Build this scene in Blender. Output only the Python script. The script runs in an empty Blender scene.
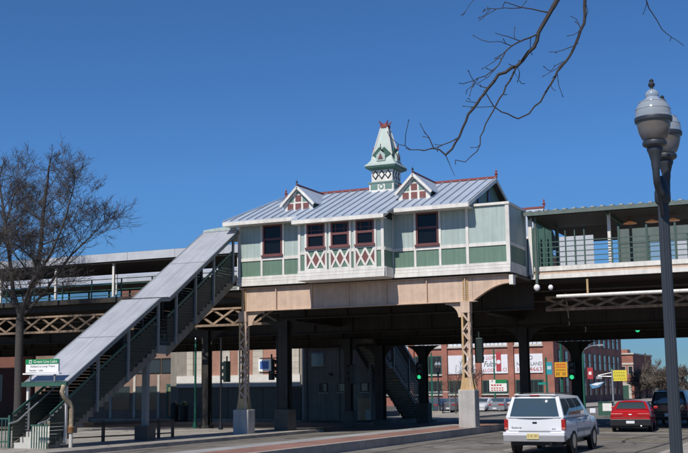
import bpy, math, random
from mathutils import Vector, Matrix
random.seed(7)
SC = bpy.context.scene
COL = SC.collection
# ------------------------------------------------------------------ camera
F = 1105.0; CX, CY = 344.0, 226.5; CAMH = 1.75
YAW = math.radians(24.3); PITCH = math.atan(163.5 / F); ROLL = 0.0115
fw = Vector((-math.sin(YAW)*math.cos(PITCH), math.cos(YAW)*math.cos(PITCH), math.sin(PITCH)))
r0 = Vector((math.cos(YAW), math.sin(YAW), 0)); u0 = r0.cross(fw)
RT = math.cos(ROLL)*r0 - math.sin(ROLL)*u0
UP = math.cos(ROLL)*u0 + math.sin(ROLL)*r0
CP = Vector((0, 0, CAMH))
cam = bpy.data.cameras.new('camera'); cam.sensor_width = 36.0; cam.lens = 36.0*F/688.0
cam.clip_start = 0.1; cam.clip_end = 8000
co = bpy.data.objects.new('camera', cam); COL.objects.link(co)
m = Matrix((RT, UP, -fw)).transposed().to_4x4(); m.translation = CP
co.matrix_world = m
SC.camera = co
# ------------------------------------------------------------------ sky, sun, exposure
SUN_EL, SUN_AZ = math.radians(48), math.radians(5.5)
w = bpy.data.worlds.new('World'); SC.world = w; w.use_nodes = True
nt = w.node_tree; bg = nt.nodes['Background']
sk = nt.nodes.new('ShaderNodeTexSky'); sk.sky_type = 'NISHITA'; sk.sun_disc = False
sk.sun_elevation = SUN_EL; sk.sun_rotation = math.pi + SUN_AZ
sk.altitude = 300; sk.air_density = 0.85; sk.dust_density = 0.0; sk.ozone_density = 10.0
tint = nt.nodes.new('ShaderNodeVectorMath'); tint.operation = 'MULTIPLY'; tint.inputs[1].default_value = (0.68, 0.93, 1.06)   # deep, polarised blue
nt.links.new(sk.outputs[0], tint.inputs[0])
# tone of the whole sky: the brightest, lowest part is held back as in the hazy blue of the photograph
bw = nt.nodes.new('ShaderNodeRGBToBW'); nt.links.new(tint.outputs[0], bw.inputs[0])
def mth(op, a, b):
    q = nt.nodes.new('ShaderNodeMath'); q.operation = op
    for i, v_ in enumerate((a, b)):
        if isinstance(v_, (int, float)): q.inputs[i].default_value = v_
        else: nt.links.new(v_, q.inputs[i])
    return q.outputs[0]
fac = mth('DIVIDE', 1.0, mth('ADD', 1.0, mth('MULTIPLY', mth('MAXIMUM', mth('SUBTRACT', bw.outputs[0], 2.6), 0.0), 0.22)))
vs = nt.nodes.new('ShaderNodeVectorMath'); vs.operation = 'SCALE'; nt.links.new(tint.outputs[0], vs.inputs[0]); nt.links.new(fac, vs.inputs['Scale'])
nt.links.new(vs.outputs[0], bg.inputs[0]); bg.inputs[1].default_value = 0.10
sun = bpy.data.lights.new('sun', 'SUN'); sun.energy = 4.6; sun.angle = math.radians(0.5); sun.color = (1.0, 0.95, 0.88)
so = bpy.data.objects.new('sun', sun); COL.objects.link(so)
sd = Vector((math.sin(SUN_AZ)*math.cos(SUN_EL), math.cos(SUN_AZ)*math.cos(SUN_EL), -math.sin(SUN_EL)))
so.rotation_euler = sd.to_track_quat('-Z', 'Y').to_euler(); so.location = (-10, -20, 60)
SC.view_settings.view_transform = 'Standard'; SC.view_settings.look = 'None'
SC.view_settings.gamma = 1.0; SC.view_settings.exposure = 0.0

# ------------------------------------------------------------------ photo pixel -> place (given the plane it lies on)
def ray(x, y): return fw + RT*((x-CX)/F) - UP*((y-CY)/F)
def pz(x, y, z=0.0): d = ray(x, y); return CP + d*((z-CAMH)/d.z)
def pY(x, y, Y): d = ray(x, y); return CP + d*(Y/d.y)
def pX(x, y, X): d = ray(x, y); return CP + d*(X/d.x)
def pD(x, y, D): return CP + ray(x, y)*D

# ------------------------------------------------------------------ materials
MATS = {}
def M(name, col, rough=0.6, metal=0.0, var=0.12, scale=2.5, bump=0.0, bscale=30.0, orand=0.06, emit=None, spec=0.5, streak=0.0, sdir=(6, 6, 0.35)):
    if name in MATS: return MATS[name]
    mt = bpy.data.materials.new(name); mt.use_nodes = True; n = mt.node_tree.nodes; l = mt.node_tree.links
    b = n['Principled BSDF']
    b.inputs['Roughness'].default_value = rough; b.inputs['Metallic'].default_value = metal
    b.inputs['Specular IOR Level'].default_value = spec
    tc = n.new('ShaderNodeTexCoord')
    geo = n.new('ShaderNodeNewGeometry')
    nz = n.new('ShaderNodeTexNoise'); nz.inputs['Scale'].default_value = scale; nz.inputs['Detail'].default_value = 6; nz.inputs['Roughness'].default_value = 0.65
    l.new(geo.outputs['Position'], nz.inputs['Vector'])
    rp = n.new('ShaderNodeMapRange'); rp.inputs['From Min'].default_value = 0.3; rp.inputs['From Max'].default_value = 0.7
    rp.inputs['To Min'].default_value = 1-var; rp.inputs['To Max'].default_value = 1+var*0.7
    l.new(nz.outputs['Fac'], rp.inputs['Value'])
    oi = n.new('ShaderNodeObjectInfo')
    r2 = n.new('ShaderNodeMapRange'); r2.inputs['To Min'].default_value = 1-orand; r2.inputs['To Max'].default_value = 1+orand
    l.new(oi.outputs['Random'], r2.inputs['Value'])
    mu = n.new('ShaderNodeMath'); mu.operation = 'MULTIPLY'; l.new(rp.outputs[0], mu.inputs[0]); l.new(r2.outputs[0], mu.inputs[1])
    last = mu
    if streak:
        mp = n.new('ShaderNodeMapping'); mp.inputs['Scale'].default_value = sdir; l.new(geo.outputs['Position'], mp.inputs['Vector'])
        n3 = n.new('ShaderNodeTexNoise'); n3.inputs['Scale'].default_value = 1.0; n3.inputs['Detail'].default_value = 5; l.new(mp.outputs[0], n3.inputs['Vector'])
        r3 = n.new('ShaderNodeMapRange'); r3.inputs['From Min'].default_value = 0.35; r3.inputs['From Max'].default_value = 0.65
        r3.inputs['To Min'].default_value = 1-streak; r3.inputs['To Max'].default_value = 1.0; l.new(n3.outputs['Fac'], r3.inputs['Value'])
        m3 = n.new('ShaderNodeMath'); m3.operation = 'MULTIPLY'; l.new(mu.outputs[0], m3.inputs[0]); l.new(r3.outputs[0], m3.inputs[1]); last = m3
    vm = n.new('ShaderNodeVectorMath'); vm.operation = 'SCALE'; vm.inputs[0].default_value = col; l.new(last.outputs[0], vm.inputs['Scale'])
    l.new(vm.outputs[0], b.inputs['Base Color'])
    if bump:
        nb = n.new('ShaderNodeTexNoise'); nb.inputs['Scale'].default_value = bscale; nb.inputs['Detail'].default_value = 4; l.new(geo.outputs['Position'], nb.inputs['Vector'])
        bn = n.new('ShaderNodeBump'); bn.inputs['Strength'].default_value = bump; bn.inputs['Distance'].default_value = 0.02; l.new(nb.outputs['Fac'], bn.inputs['Height']); l.new(bn.outputs[0], b.inputs['Normal'])
    if emit:
        b.inputs['Emission Color'].default_value = (*emit[:3], 1); b.inputs['Emission Strength'].default_value = emit[3]
    MATS[name] = mt
    return mt

def bead(name, col):          # tongue and groove boarding: fine vertical grooves as relief
    mt = M(name, col, 0.55, var=0.10, scale=1.6, orand=0.035, streak=0.14); n = mt.node_tree.nodes; l = mt.node_tree.links
    geo = n.new('ShaderNodeNewGeometry'); sp = n.new('ShaderNodeSeparateXYZ'); l.new(geo.outputs['Position'], sp.inputs[0])
    ad = n.new('ShaderNodeMath'); ad.operation = 'ADD'; l.new(sp.outputs[0], ad.inputs[0]); l.new(sp.outputs[1], ad.inputs[1])
    md = n.new('ShaderNodeMath'); md.operation = 'FRACT'
    ms = n.new('ShaderNodeMath'); ms.operation = 'MULTIPLY'; ms.inputs[1].default_value = 1/0.19; l.new(ad.outputs[0], ms.inputs[0]); l.new(ms.outputs[0], md.inputs[0])
    gt = n.new('ShaderNodeMath'); gt.operation = 'GREATER_THAN'; gt.inputs[1].default_value = 0.12; l.new(md.outputs[0], gt.inputs[0])
    bn = n.new('ShaderNodeBump'); bn.inputs['Strength'].default_value = 0.9; bn.inputs['Distance'].default_value = 0.02
    l.new(gt.outputs[0], bn.inputs['Height']); l.new(bn.outputs[0], n['Principled BSDF'].inputs['Normal'])
    return mt

def brickmat(name, c1, c2, mortar, sx=0.24, sz=0.075, ax='x', bump=0.4):
    mt = bpy.data.materials.new(name); mt.use_nodes = True; n = mt.node_tree.nodes; l = mt.node_tree.links; b = n['Principled BSDF']
    b.inputs['Roughness'].default_value = 0.85
    geo = n.new('ShaderNodeNewGeometry'); sp = n.new('ShaderNodeSeparateXYZ'); l.new(geo.outputs['Position'], sp.inputs[0])
    cb = n.new('ShaderNodeCombineXYZ')
    if ax == 'ground':
        l.new(sp.outputs[0], cb.inputs[0]); l.new(sp.outputs[1], cb.inputs[1])
    else:
        ad = n.new('ShaderNodeMath'); ad.operation = 'ADD'; l.new(sp.outputs[0], ad.inputs[0]); l.new(sp.outputs[1], ad.inputs[1])
        l.new(ad.outputs[0], cb.inputs[0]); l.new(sp.outputs[2], cb.inputs[1])
    br = n.new('ShaderNodeTexBrick'); br.inputs['Scale'].default_value = 1.0; br.inputs['Brick Width'].default_value = sx; br.inputs['Row Height'].default_value = sz
    br.inputs['Mortar Size'].default_value = 0.008; br.inputs['Color1'].default_value = (*c1, 1); br.inputs['Color2'].default_value = (*c2, 1); br.inputs['Mortar'].default_value = (*mortar, 1)
    br.inputs['Bias'].default_value = 0.0
    l.new(cb.outputs[0], br.inputs['Vector'])
    nz = n.new('ShaderNodeTexNoise'); nz.inputs['Scale'].default_value = 0.7; nz.inputs['Detail'].default_value = 8; l.new(geo.outputs['Position'], nz.inputs['Vector'])
    rp = n.new('ShaderNodeMapRange'); rp.inputs['From Min'].default_value = 0.3; rp.inputs['From Max'].default_value = 0.7; rp.inputs['To Min'].default_value = 0.72; rp.inputs['To Max'].default_value = 1.15; l.new(nz.outputs['Fac'], rp.inputs['Value'])
    vm = n.new('ShaderNodeVectorMath'); vm.operation = 'SCALE'; l.new(br.outputs['Color'], vm.inputs[0]); l.new(rp.outputs[0], vm.inputs['Scale'])
    l.new(vm.outputs[0], b.inputs['Base Color'])
    bn = n.new('ShaderNodeBump'); bn.inputs['Strength'].default_value = bump; bn.inputs['Distance'].default_value = 0.01; bn.invert = True
    l.new(br.outputs['Fac'], bn.inputs['Height']); l.new(bn.outputs[0], b.inputs['Normal'])
    MATS[name] = mt
    return mt

def pavemat(name, col, joint=0.0, stain=0.25, rough=0.85, crack=True):   # asphalt and concrete: grit, patches, wear along the lanes, cracks, joints
    mt = bpy.data.materials.new(name); mt.use_nodes = True; n = mt.node_tree.nodes; l = mt.node_tree.links; b = n['Principled BSDF']
    b.inputs['Roughness'].default_value = rough; b.inputs['Specular IOR Level'].default_value = 0.3
    geo = n.new('ShaderNodeNewGeometry')
    def noise(scale, detail, vec=None, to=(0.8, 1.1), fr=(0.3, 0.7)):
        nz = n.new('ShaderNodeTexNoise'); nz.inputs['Scale'].default_value = scale; nz.inputs['Detail'].default_value = detail
        l.new(vec if vec else geo.outputs['Position'], nz.inputs['Vector'])
        rp = n.new('ShaderNodeMapRange'); rp.inputs['From Min'].default_value = fr[0]; rp.inputs['From Max'].default_value = fr[1]
        rp.inputs['To Min'].default_value = to[0]; rp.inputs['To Max'].default_value = to[1]; l.new(nz.outputs['Fac'], rp.inputs['Value']); return rp.outputs[0]
    def mul(a, c):
        mm = n.new('ShaderNodeMath'); mm.operation = 'MULTIPLY'; l.new(a, mm.inputs[0]); l.new(c, mm.inputs[1]); return mm.outputs[0]
    v = mul(mul(noise(0.35, 7, to=(1-stain, 1+stain*0.4)), noise(45, 3, to=(0.85, 1.12))), noise(2.6, 5, to=(1-stain*.6, 1.06), fr=(.36,.6)))
    mp = n.new('ShaderNodeMapping'); mp.inputs['Scale'].default_value = (1.3, 0.03, 1); l.new(geo.outputs['Position'], mp.inputs['Vector'])
    v = mul(v, noise(1.0, 4, mp.outputs[0], to=(1-stain*0.8, 1.05)))
    if crack:
        vo = n.new('ShaderNodeTexVoronoi'); vo.feature = 'DISTANCE_TO_EDGE'; vo.inputs['Scale'].default_value = 0.28
        wn = n.new('ShaderNodeTexNoise'); wn.inputs['Scale'].default_value = 0.9; wn.inputs['Detail'].default_value = 6; l.new(geo.outputs['Position'], wn.inputs['Vector'])
        va = n.new('ShaderNodeVectorMath'); va.operation = 'MULTIPLY_ADD'; va.inputs[1].default_value = (1.6, 1.6, 0); l.new(wn.outputs['Color'], va.inputs[0]); l.new(geo.outputs['Position'], va.inputs[2])
        l.new(va.outputs[0], vo.inputs['Vector'])
        rp = n.new('ShaderNodeMapRange'); rp.inputs['From Max'].default_value = 0.018; rp.inputs['To Min'].default_value = 0.5; l.new(vo.outputs['Distance'], rp.inputs['Value'])
        v = mul(v, rp.outputs[0])
    if joint:
        br = n.new('ShaderNodeTexBrick'); br.offset = 0; br.inputs['Scale'].default_value = 1; br.inputs['Brick Width'].default_value = joint; br.inputs['Row Height'].default_value = joint
        br.inputs['Mortar Size'].default_value = 0.015; br.inputs['Color1'].default_value = (1, 1, 1, 1); br.inputs['Color2'].default_value = (.86, .86, .86, 1); br.inputs['Mortar'].default_value = (.45, .45, .45, 1)
        l.new(geo.outputs['Position'], br.inputs['Vector']); v = mul(v, br.outputs['Color'])
    vm = n.new('ShaderNodeVectorMath'); vm.operation = 'SCALE'; vm.inputs[0].default_value = col; l.new(v, vm.inputs['Scale']); l.new(vm.outputs[0], b.inputs['Base Color'])
    nb = n.new('ShaderNodeTexNoise'); nb.inputs['Scale'].default_value = 60; l.new(geo.outputs['Position'], nb.inputs['Vector'])
    bn = n.new('ShaderNodeBump'); bn.inputs['Strength'].default_value = 0.3; bn.inputs['Distance'].default_value = 0.01; l.new(nb.outputs['Fac'], bn.inputs['Height']); l.new(bn.outputs[0], b.inputs['Normal'])
    MATS[name] = mt
    return mt

def glassmat(name, col=(.012, .014, .017), rough=0.03, spec=0.5):
    if name in MATS: return MATS[name]
    mt = bpy.data.materials.new(name); mt.use_nodes = True; n = mt.node_tree.nodes; l = mt.node_tree.links; b = n['Principled BSDF']
    b.inputs['Base Color'].default_value = (*col, 1); b.inputs['Roughness'].default_value = rough; b.inputs['Specular IOR Level'].default_value = spec
    nz = n.new('ShaderNodeTexNoise'); nz.inputs['Scale'].default_value = 0.8; geo = n.new('ShaderNodeNewGeometry'); l.new(geo.outputs['Position'], nz.inputs['Vector'])
    bn = n.new('ShaderNodeBump'); bn.inputs['Strength'].default_value = 0.05; bn.inputs['Distance'].default_value = 0.05; l.new(nz.outputs['Fac'], bn.inputs['Height']); l.new(bn.outputs[0], b.inputs['Normal'])
    MATS[name] = mt
    return mt

def clearmat(name, col, mixv):   # thin see-through sheet: part transparent, part tinted and glossy
    if name in MATS: return MATS[name]
    mt = bpy.data.materials.new(name); mt.use_nodes = True; n = mt.node_tree.nodes; l = mt.node_tree.links; b = n['Principled BSDF']
    b.inputs['Base Color'].default_value = (*col, 1); b.inputs['Roughness'].default_value = 0.15
    tr = n.new('ShaderNodeBsdfTransparent'); mx = n.new('ShaderNodeMixShader'); mx.inputs[0].default_value = mixv
    l.new(tr.outputs[0], mx.inputs[1]); l.new(b.outputs[0], mx.inputs[2]); l.new(mx.outputs[0], n['Material Output'].inputs['Surface'])
    MATS[name] = mt
    return mt

sage = bead('sage_paint', (.40, .485, .455)); green = bead('green_paint', (.135, .222, .165))
white = M('trim_white', (.76, .73, .67), .55, var=.12, scale=2.6, orand=.04, streak=.17)
dgreen = M('dark_green_paint', (.035, .10, .075), .5, var=.2)
midgreen = M('mid_green_paint', (.16, .27, .22), .5, var=.12, streak=.15)
maroon = M('maroon_paint', (.15, .055, .052), .5, var=.15)
redpane = M('red_panel', (.19, .075, .065), .45, var=.2)
rooft = M('grey_metal_roof', (.42, .475, .55), .45, metal=.12, var=.10, scale=.9, orand=.05, streak=.05)
roofd = M('roof_underlay', (.12, .12, .13), .7)
redridge = M('red_ridge_paint', (.22, .05, .045), .5)
tan = M('tan_steel', (.585, .43, .32), .6, var=.14, scale=2.2, orand=.05, streak=.17)
tanol = M('ochre_steel', (.55, .37, .18), .6, var=.2, scale=4, streak=.25)
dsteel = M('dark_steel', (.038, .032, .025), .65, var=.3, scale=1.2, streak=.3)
conc = M('concrete', (.43, .41, .38), .85, var=.14, scale=2.2, bump=.4, bscale=25, streak=.2)
glass = glassmat('window_glass', (.006,.007,.009), .03, .3)
pglass = glassmat('car_glass', (.045, .07, .085), .03, 1.0)
black = M('black_paint', (.012, .012, .013), .4, var=.2)
rubber = M('rubber', (.02, .02, .02), .85)
chrome = M('bright_metal', (.55, .55, .56), .25, metal=1.0, var=.05)
bark = M('bark', (.075, .062, .052), .9, var=.35, scale=12, bump=.6, bscale=40)

# ------------------------------------------------------------------ mesh helpers
WLOC = {}
class MB:
    def __init__(s): s.v = []; s.f = []; s.sm = []
    def add(s, vs, fs, smooth=False):
        o = len(s.v); s.v += [Vector(p) for p in vs]; s.f += [tuple(i+o for i in f) for f in fs]; s.sm += [smooth]*len(fs); return s
    def box(s, x0, x1, y0, y1, z0, z1):
        return s.add([(x0,y0,z0),(x1,y0,z0),(x1,y1,z0),(x0,y1,z0),(x0,y0,z1),(x1,y0,z1),(x1,y1,z1),(x0,y1,z1)],
                     [(0,3,2,1),(4,5,6,7),(0,1,5,4),(1,2,6,5),(2,3,7,6),(3,0,4,7)])
    def bar(s, p, q, wd, h=None, up=(0,0,1)):
        p = Vector(p); q = Vector(q); h = wd if h is None else h; d = (q-p).normalized(); u = Vector(up)
        if abs(d.dot(u)) > .98: u = Vector((0,1,0))
        sx = d.cross(u).normalized()*wd/2; sy = sx.cross(d).normalized()*h/2
        vs = [p-sx-sy, p+sx-sy, p+sx+sy, p-sx+sy, q-sx-sy, q+sx-sy, q+sx+sy, q-sx+sy]
        return s.add(vs, [(0,1,2,3),(4,7,6,5),(0,4,5,1),(1,5,6,2),(2,6,7,3),(3,7,4,0)])
    def tube(s, pts, rs, n=8, cap=True):
        pts = [Vector(p) for p in pts]
        if not hasattr(rs, '__len__'): rs = [rs]*len(pts)
        base = len(s.v); ref = None
        for i, p in enumerate(pts):
            d = (pts[min(i+1, len(pts)-1)] - pts[max(i-1, 0)]).normalized()
            if ref is None: ref = Vector((0,0,1)) if abs(d.z) < .9 else Vector((1,0,0))
            a = d.cross(ref).normalized(); b2 = d.cross(a).normalized(); ref = -b2 if False else a.cross(d)
            for k in range(n):
                t = 2*math.pi*k/n; s.v.append(p + (a*math.cos(t) + b2*math.sin(t))*rs[i])
        for i in range(len(pts)-1):
            for k in range(n):
                s.f.append((base+i*n+k, base+i*n+(k+1)%n, base+(i+1)*n+(k+1)%n, base+(i+1)*n+k)); s.sm.append(True)
        if cap:
            s.f.append(tuple(base+k for k in range(n))[::-1]); s.sm.append(False)
            e = base+(len(pts)-1)*n; s.f.append(tuple(e+k for k in range(n))); s.sm.append(False)
        return s
    def lathe(s, c, prof, n=20, axis='z'):
        base = len(s.v); c = Vector(c)
        for r, h in prof:
            for k in range(n):
                t = 2*math.pi*k/n
                p = (r*math.cos(t), r*math.sin(t), h) if axis == 'z' else (h, r*math.cos(t), r*math.sin(t))
                s.v.append(c + Vector(p))
        for i in range(len(prof)-1):
            for k in range(n):
                s.f.append((base+i*n+k, base+i*n+(k+1)%n, base+(i+1)*n+(k+1)%n, base+(i+1)*n+k)); s.sm.append(True)
        s.f.append(tuple(base+k for k in range(n))[::-1]); s.sm.append(False)
        e = base+(len(prof)-1)*n; s.f.append(tuple(e+k for k in range(n))); s.sm.append(False)
        return s
    def prism(s, poly, vec):                     # closed polygon of 3D points pushed along vec
        n = len(poly); vec = Vector(vec); poly = [Vector(p) for p in poly]
        return s.add(poly + [p+vec for p in poly], [tuple(range(n))[::-1], tuple(range(n, 2*n))] + [(i, (i+1)%n, n+(i+1)%n, n+i) for i in range(n)])
    def quad(s, a, b, c, d): return s.add([a,b,c,d], [(0,1,2,3)])
    def frame(s, x0, x1, z0, z1, y0, y1, t):     # rectangular frame in an XZ plane
        s.box(x0, x0+t, y0, y1, z0, z1); s.box(x1-t, x1, y0, y1, z0, z1)
        s.box(x0+t, x1-t, y0, y1, z0, z0+t); return s.box(x0+t, x1-t, y0, y1, z1-t, z1)
    def build(s, name, mat, parent=None, kind=None, label=None, cat=None, group=None, bevel=0, base=False):
        me = bpy.data.meshes.new(name)
        if not s.v: return None
        lo = Vector([min(p[i] for p in s.v) for i in range(3)]); hi = Vector([max(p[i] for p in s.v) for i in range(3)])
        c = (lo+hi)/2
        if parent is None: c.z = lo.z
        me.from_pydata([p-c for p in s.v], [], s.f)
        me.polygons.foreach_set('use_smooth', s.sm); me.update()
        if any(s.sm): me.set_sharp_from_angle(angle=math.radians(38))
        me.materials.append(mat)
        o = bpy.data.objects.new(name, me); COL.objects.link(o)
        pl = WLOC.get(parent.name, Vector()) if parent else Vector()
        o.location = c - pl; o.parent = parent; WLOC[o.name] = c.copy()
        if kind: o['kind'] = kind
        if label: o['label'] = label
        if cat: o['category'] = cat
        if group: o['group'] = group
        if bevel:
            b = o.modifiers.new('bevel', 'BEVEL'); b.width = bevel; b.segments = 2; b.limit_method = 'ANGLE'
        return o
def T(name, label, cat, loc=(0,0,0), group=None):
    o = bpy.data.objects.new(name, None); COL.objects.link(o); o.location = loc; o.empty_display_size = .3
    o['label'] = label; o['category'] = cat
    if group: o['group'] = group
    WLOC[o.name] = Vector(loc); return o
def BX(name, mat, parent, *b, **k): return MB().box(*b).build(name, mat, parent, **k)
def copy_tree(o, parent=None):
    c = o.copy(); COL.objects.link(c); c.parent = parent
    for ch in list(o.children): copy_tree(ch, c)
    return c
def text(s, mat, parent, org, size, xdir=(1,0,0), up=(0,0,1), name='lettering', align='CENTER', width=None, shear=0.0):
    cu = bpy.data.curves.new('t', 'FONT'); cu.body = s; cu.size = size; cu.align_x = align; cu.align_y = 'CENTER'; cu.resolution_u = 2; cu.shear = shear
    to = bpy.data.objects.new('t', cu); COL.objects.link(to)
    dg = bpy.context.evaluated_depsgraph_get(); me = bpy.data.meshes.new_from_object(to.evaluated_get(dg))
    bpy.data.objects.remove(to); X = Vector(xdir).normalized(); U = Vector(up).normalized()
    xs = [v.co.x for v in me.vertices]; k = 1.0
    if width and xs: k = width/(max(xs)-min(xs))
    mb = MB(); mb.add([Vector(org)+X*v.co.x*k+U*v.co.y for v in me.vertices], [tuple(p.vertices) for p in me.polygons])
    return mb.build(name, mat, parent)

# ================================================================== GROUND
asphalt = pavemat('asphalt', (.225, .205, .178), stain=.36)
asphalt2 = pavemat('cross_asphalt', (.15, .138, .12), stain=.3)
walkm = pavemat('sidewalk_concrete', (.38, .35, .305), joint=1.5, stain=.22)
gutter = pavemat('gutter_concrete', (.36, .355, .345), joint=3.0, stain=.18)
kerbm = pavemat('kerb_concrete', (.40, .35, .30), joint=0, stain=.2, crack=False)
earth = pavemat('bare_ground', (.17, .155, .125), stain=.4)
pavebrick = brickmat('median_brick', (.235, .105, .075), (.29, .145, .105), (.21, .165, .135), .21, .105, 'ground')
def struct(name, mb, mat, parent=None):
    return mb.build(name, mat, parent, kind=None if parent else 'structure')
struct('ground', MB().quad((-3000,-600,-.34),(3000,-600,-.34),(3000,6000,-.34),(-3000,6000,-.34)), earth)
def sheet(x0, z0, x1, z1, y0, y1): return MB().quad((x0,y0,z0),(x1,y0,z1),(x1,y1,z1),(x0,y1,z0))
rdl = struct('road', sheet(-23.8, -.28, -16.9, -.03, -40, 51.0), asphalt)
rd = struct('road', sheet(-14.0, -.10, -4.6, -.15, -40, 51.0), asphalt)
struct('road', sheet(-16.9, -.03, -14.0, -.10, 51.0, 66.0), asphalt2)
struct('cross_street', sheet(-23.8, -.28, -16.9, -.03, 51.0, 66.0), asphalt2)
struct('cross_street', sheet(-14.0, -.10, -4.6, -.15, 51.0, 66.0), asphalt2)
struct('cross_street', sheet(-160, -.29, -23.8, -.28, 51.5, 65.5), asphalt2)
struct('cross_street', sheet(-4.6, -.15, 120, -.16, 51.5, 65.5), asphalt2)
struct('road', sheet(-23.8, -.28, -4.6, -.15, 66.0, 420), asphalt)
# median with kerbs: concrete strip, brick strip, kerb
md = struct('median', MB().box(-16.75, -15.75, -40, 50.6, -.3, .14), gutter)
MB().box(-15.745, -14.27, -40, 50.6, -.3, .165).build('brick_paving', pavebrick, md)
for i in range(30):
    y0 = -39.4 + i*3.0
    MB().box(-14.265, -14.06, y0, y0+2.98, -.3, .18).build('kerb', kerbm, md)
    MB().box(-16.92, -16.755, y0, y0+2.98, -.3, .13).build('kerb', kerbm, md)
for nm, x0, x1, z, y0, y1 in (('left', -40, -24.0, -.15, -40, 50.5), ('left', -29.5, -24.0, -.15, 66.6, 330), ('right', -4.4, 9, .06, -40, 50.5), ('right', -4.4, 9, .06, 66.6, 330)):
    sw = struct('sidewalk', MB().box(x0, x1, y0, y1, z-.3, z), walkm)
    kx = x1 if nm == 'left' else x0-.2
    n = int(min(y1, 120)-y0)//3
    for i in range(n):
        MB().box(kx+.002, kx+.198, y0+i*3, y0+i*3+2.985, z-.3, z+.006).build('kerb', kerbm, sw)
struct('sidewalk', MB().box(-120, -29.5, 66.6, 69.5, -.4, -.15), walkm)
paint = M('worn_road_paint', (.42, .41, .37), .8, var=.5, scale=9)
ypaint = M('worn_yellow_paint', (.40, .31, .12), .8, var=.5, scale=9)
def mark(pts_, mat, nm):
    zz = lambda x: -.10 - .05*(x+14.0)/9.4 + .006
    MB().quad(*[(x, y, zz(x)) for x, y in pts_]).build(nm, mat, kind='structure')
for yy in (24.0, 33.0, 42.0): mark([(-9.75,yy),(-9.63,yy),(-9.63,yy+3),(-9.75,yy+3)], paint, 'lane_marking')
mark([(-13.9,46.6),(-4.9,46.6),(-4.9,47.0),(-13.9,47.0)], paint, 'stop_line')
mark([(-8.6,41.0),(-6.0,40.7),(-6.0,40.9),(-8.6,41.2)], ypaint, 'lane_marking')
# tar seams, patches and covers on the carriageways
tar = M('tar', (.035,.032,.028), .6, var=.3); patch = pavemat('patch_asphalt', (.13,.12,.105), stain=.25, crack=False); iron = M('cover_iron', (.09,.08,.07), .6, metal=.5, var=.3)
zrd = lambda x: -.10 - .05*(x+14.0)/9.4 if x > -15 else -.28+.25*(x+23.8)/6.9
rr_ = random.Random(21)
def seam(road, pts_, wd):
    mb = MB(); fine = []
    for (xa, ya), (xb, yb) in zip(pts_, pts_[1:]):
        for i in range(8): fine.append((xa+(xb-xa)*i/8+rr_.uniform(-.05,.05), ya+(yb-ya)*i/8+rr_.uniform(-.05,.05)))
    for (xa, ya), (xb, yb) in zip(fine, fine[1:]):
        d = Vector((xb-xa, yb-ya, 0)).normalized(); nn = Vector((-d.y, d.x, 0))*wd*rr_.uniform(.3,.6)
        mb.quad(Vector((xa,ya,zrd(xa)+.004))-nn, Vector((xb,yb,zrd(xb)+.004))-nn, Vector((xb,yb,zrd(xb)+.004))+nn, Vector((xa,ya,zrd(xa)+.004))+nn)
    mb.build('tar_seam', tar, road)
for p_ in ([(-13.2,20),(-13.0,30),(-13.3,41),(-13.1,50)], [(-9.4,22),(-9.2,33),(-9.5,44)], [(-5.6,20),(-5.8,34),(-5.5,49)], [(-13.5,38.5),(-10,39.2),(-5,38.6)], [(-13.6,45.1),(-9,44.6),(-5,45.2)], [(-12,27),(-8,29),(-5,28)], [(-7.2,38.6),(-7.6,42),(-7.1,45)]): seam(rd, p_, .10)
for p_ in ([(-22.6,25),(-22.4,36),(-22.8,49)], [(-19.2,25),(-19.5,38),(-19.1,50)], [(-23.4,40),(-20,41),(-17.2,40.2)], [(-23.4,33),(-20,34),(-17.2,33.2)]): seam(rdl, p_, .10)
for road, x0, x1, y0, y1 in ((rd,-12.6,-10.3,40.2,44.0), (rd,-7.0,-5.2,30.5,33.5), (rdl,-22.2,-19.9,42.4,46.5), (rd,-11.5,-9.9,46.0,48.6)):
    MB().quad((x0,y0,zrd(x0)+.003),(x1,y0+.05,zrd(x1)+.003),(x1-.04,y1,zrd(x1)+.003),(x0+.05,y1-.06,zrd(x0)+.003)).build('asphalt_patch', patch, road)
for road, x, y in ((rd,-11.2,37.0), (rdl,-20.6,40.4), (rd,-6.4,43.4)):
    MB().lathe((x,y,zrd(x)), [(.36,-.01),(.36,.006),(.31,.010),(.05,.010)], 20).build('manhole_cover', iron, road)

# ================================================================== STATION HOUSE
YF = 44.35; YB = 43.35
fx = lambda px, Y=YF: pY(px, 250, Y).x
SX0, SX1, SXR = -25.42, -12.5, -14.28        # left end, right end of the block, right end of the main roof
H = T('station_house', 'sage green wooden station house with grey metal roof and cupola above the street', 'station', (-19, 48, 6.5))
BX('floor', dsteel, H, SX0+.05, SX1-.05, YF+.12, 51.3, 6.42, 6.6)
core = M('wall_core', (.20, .27, .245), .7)
BX('wall', core, H, SX0+.04, SX1-.04, YF+.06, 47.0, 6.6, 9.34)
BX('wall', core, H, SX0+.04, SXR, 47.01, 51.3, 6.6, 9.34)
BX('wall', core, H, -21.70, -17.75, YB+.06, YF+.055, 6.56, 9.02)
Z_T0, Z_T1, Z_MID0, Z_MID1, Z_TOP = 6.52, 6.95, 7.66, 7.80, 9.36
def batten(x0, x1, z0, z1, y): return BX('batten', white, H, x0, x1, y-.045, y+.02, z0, z1)
def panel(x0, x1, z0, z1, y, mat): return BX('wall_panel', mat, H, x0, x1, y, y+.055, z0, z1)
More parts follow.
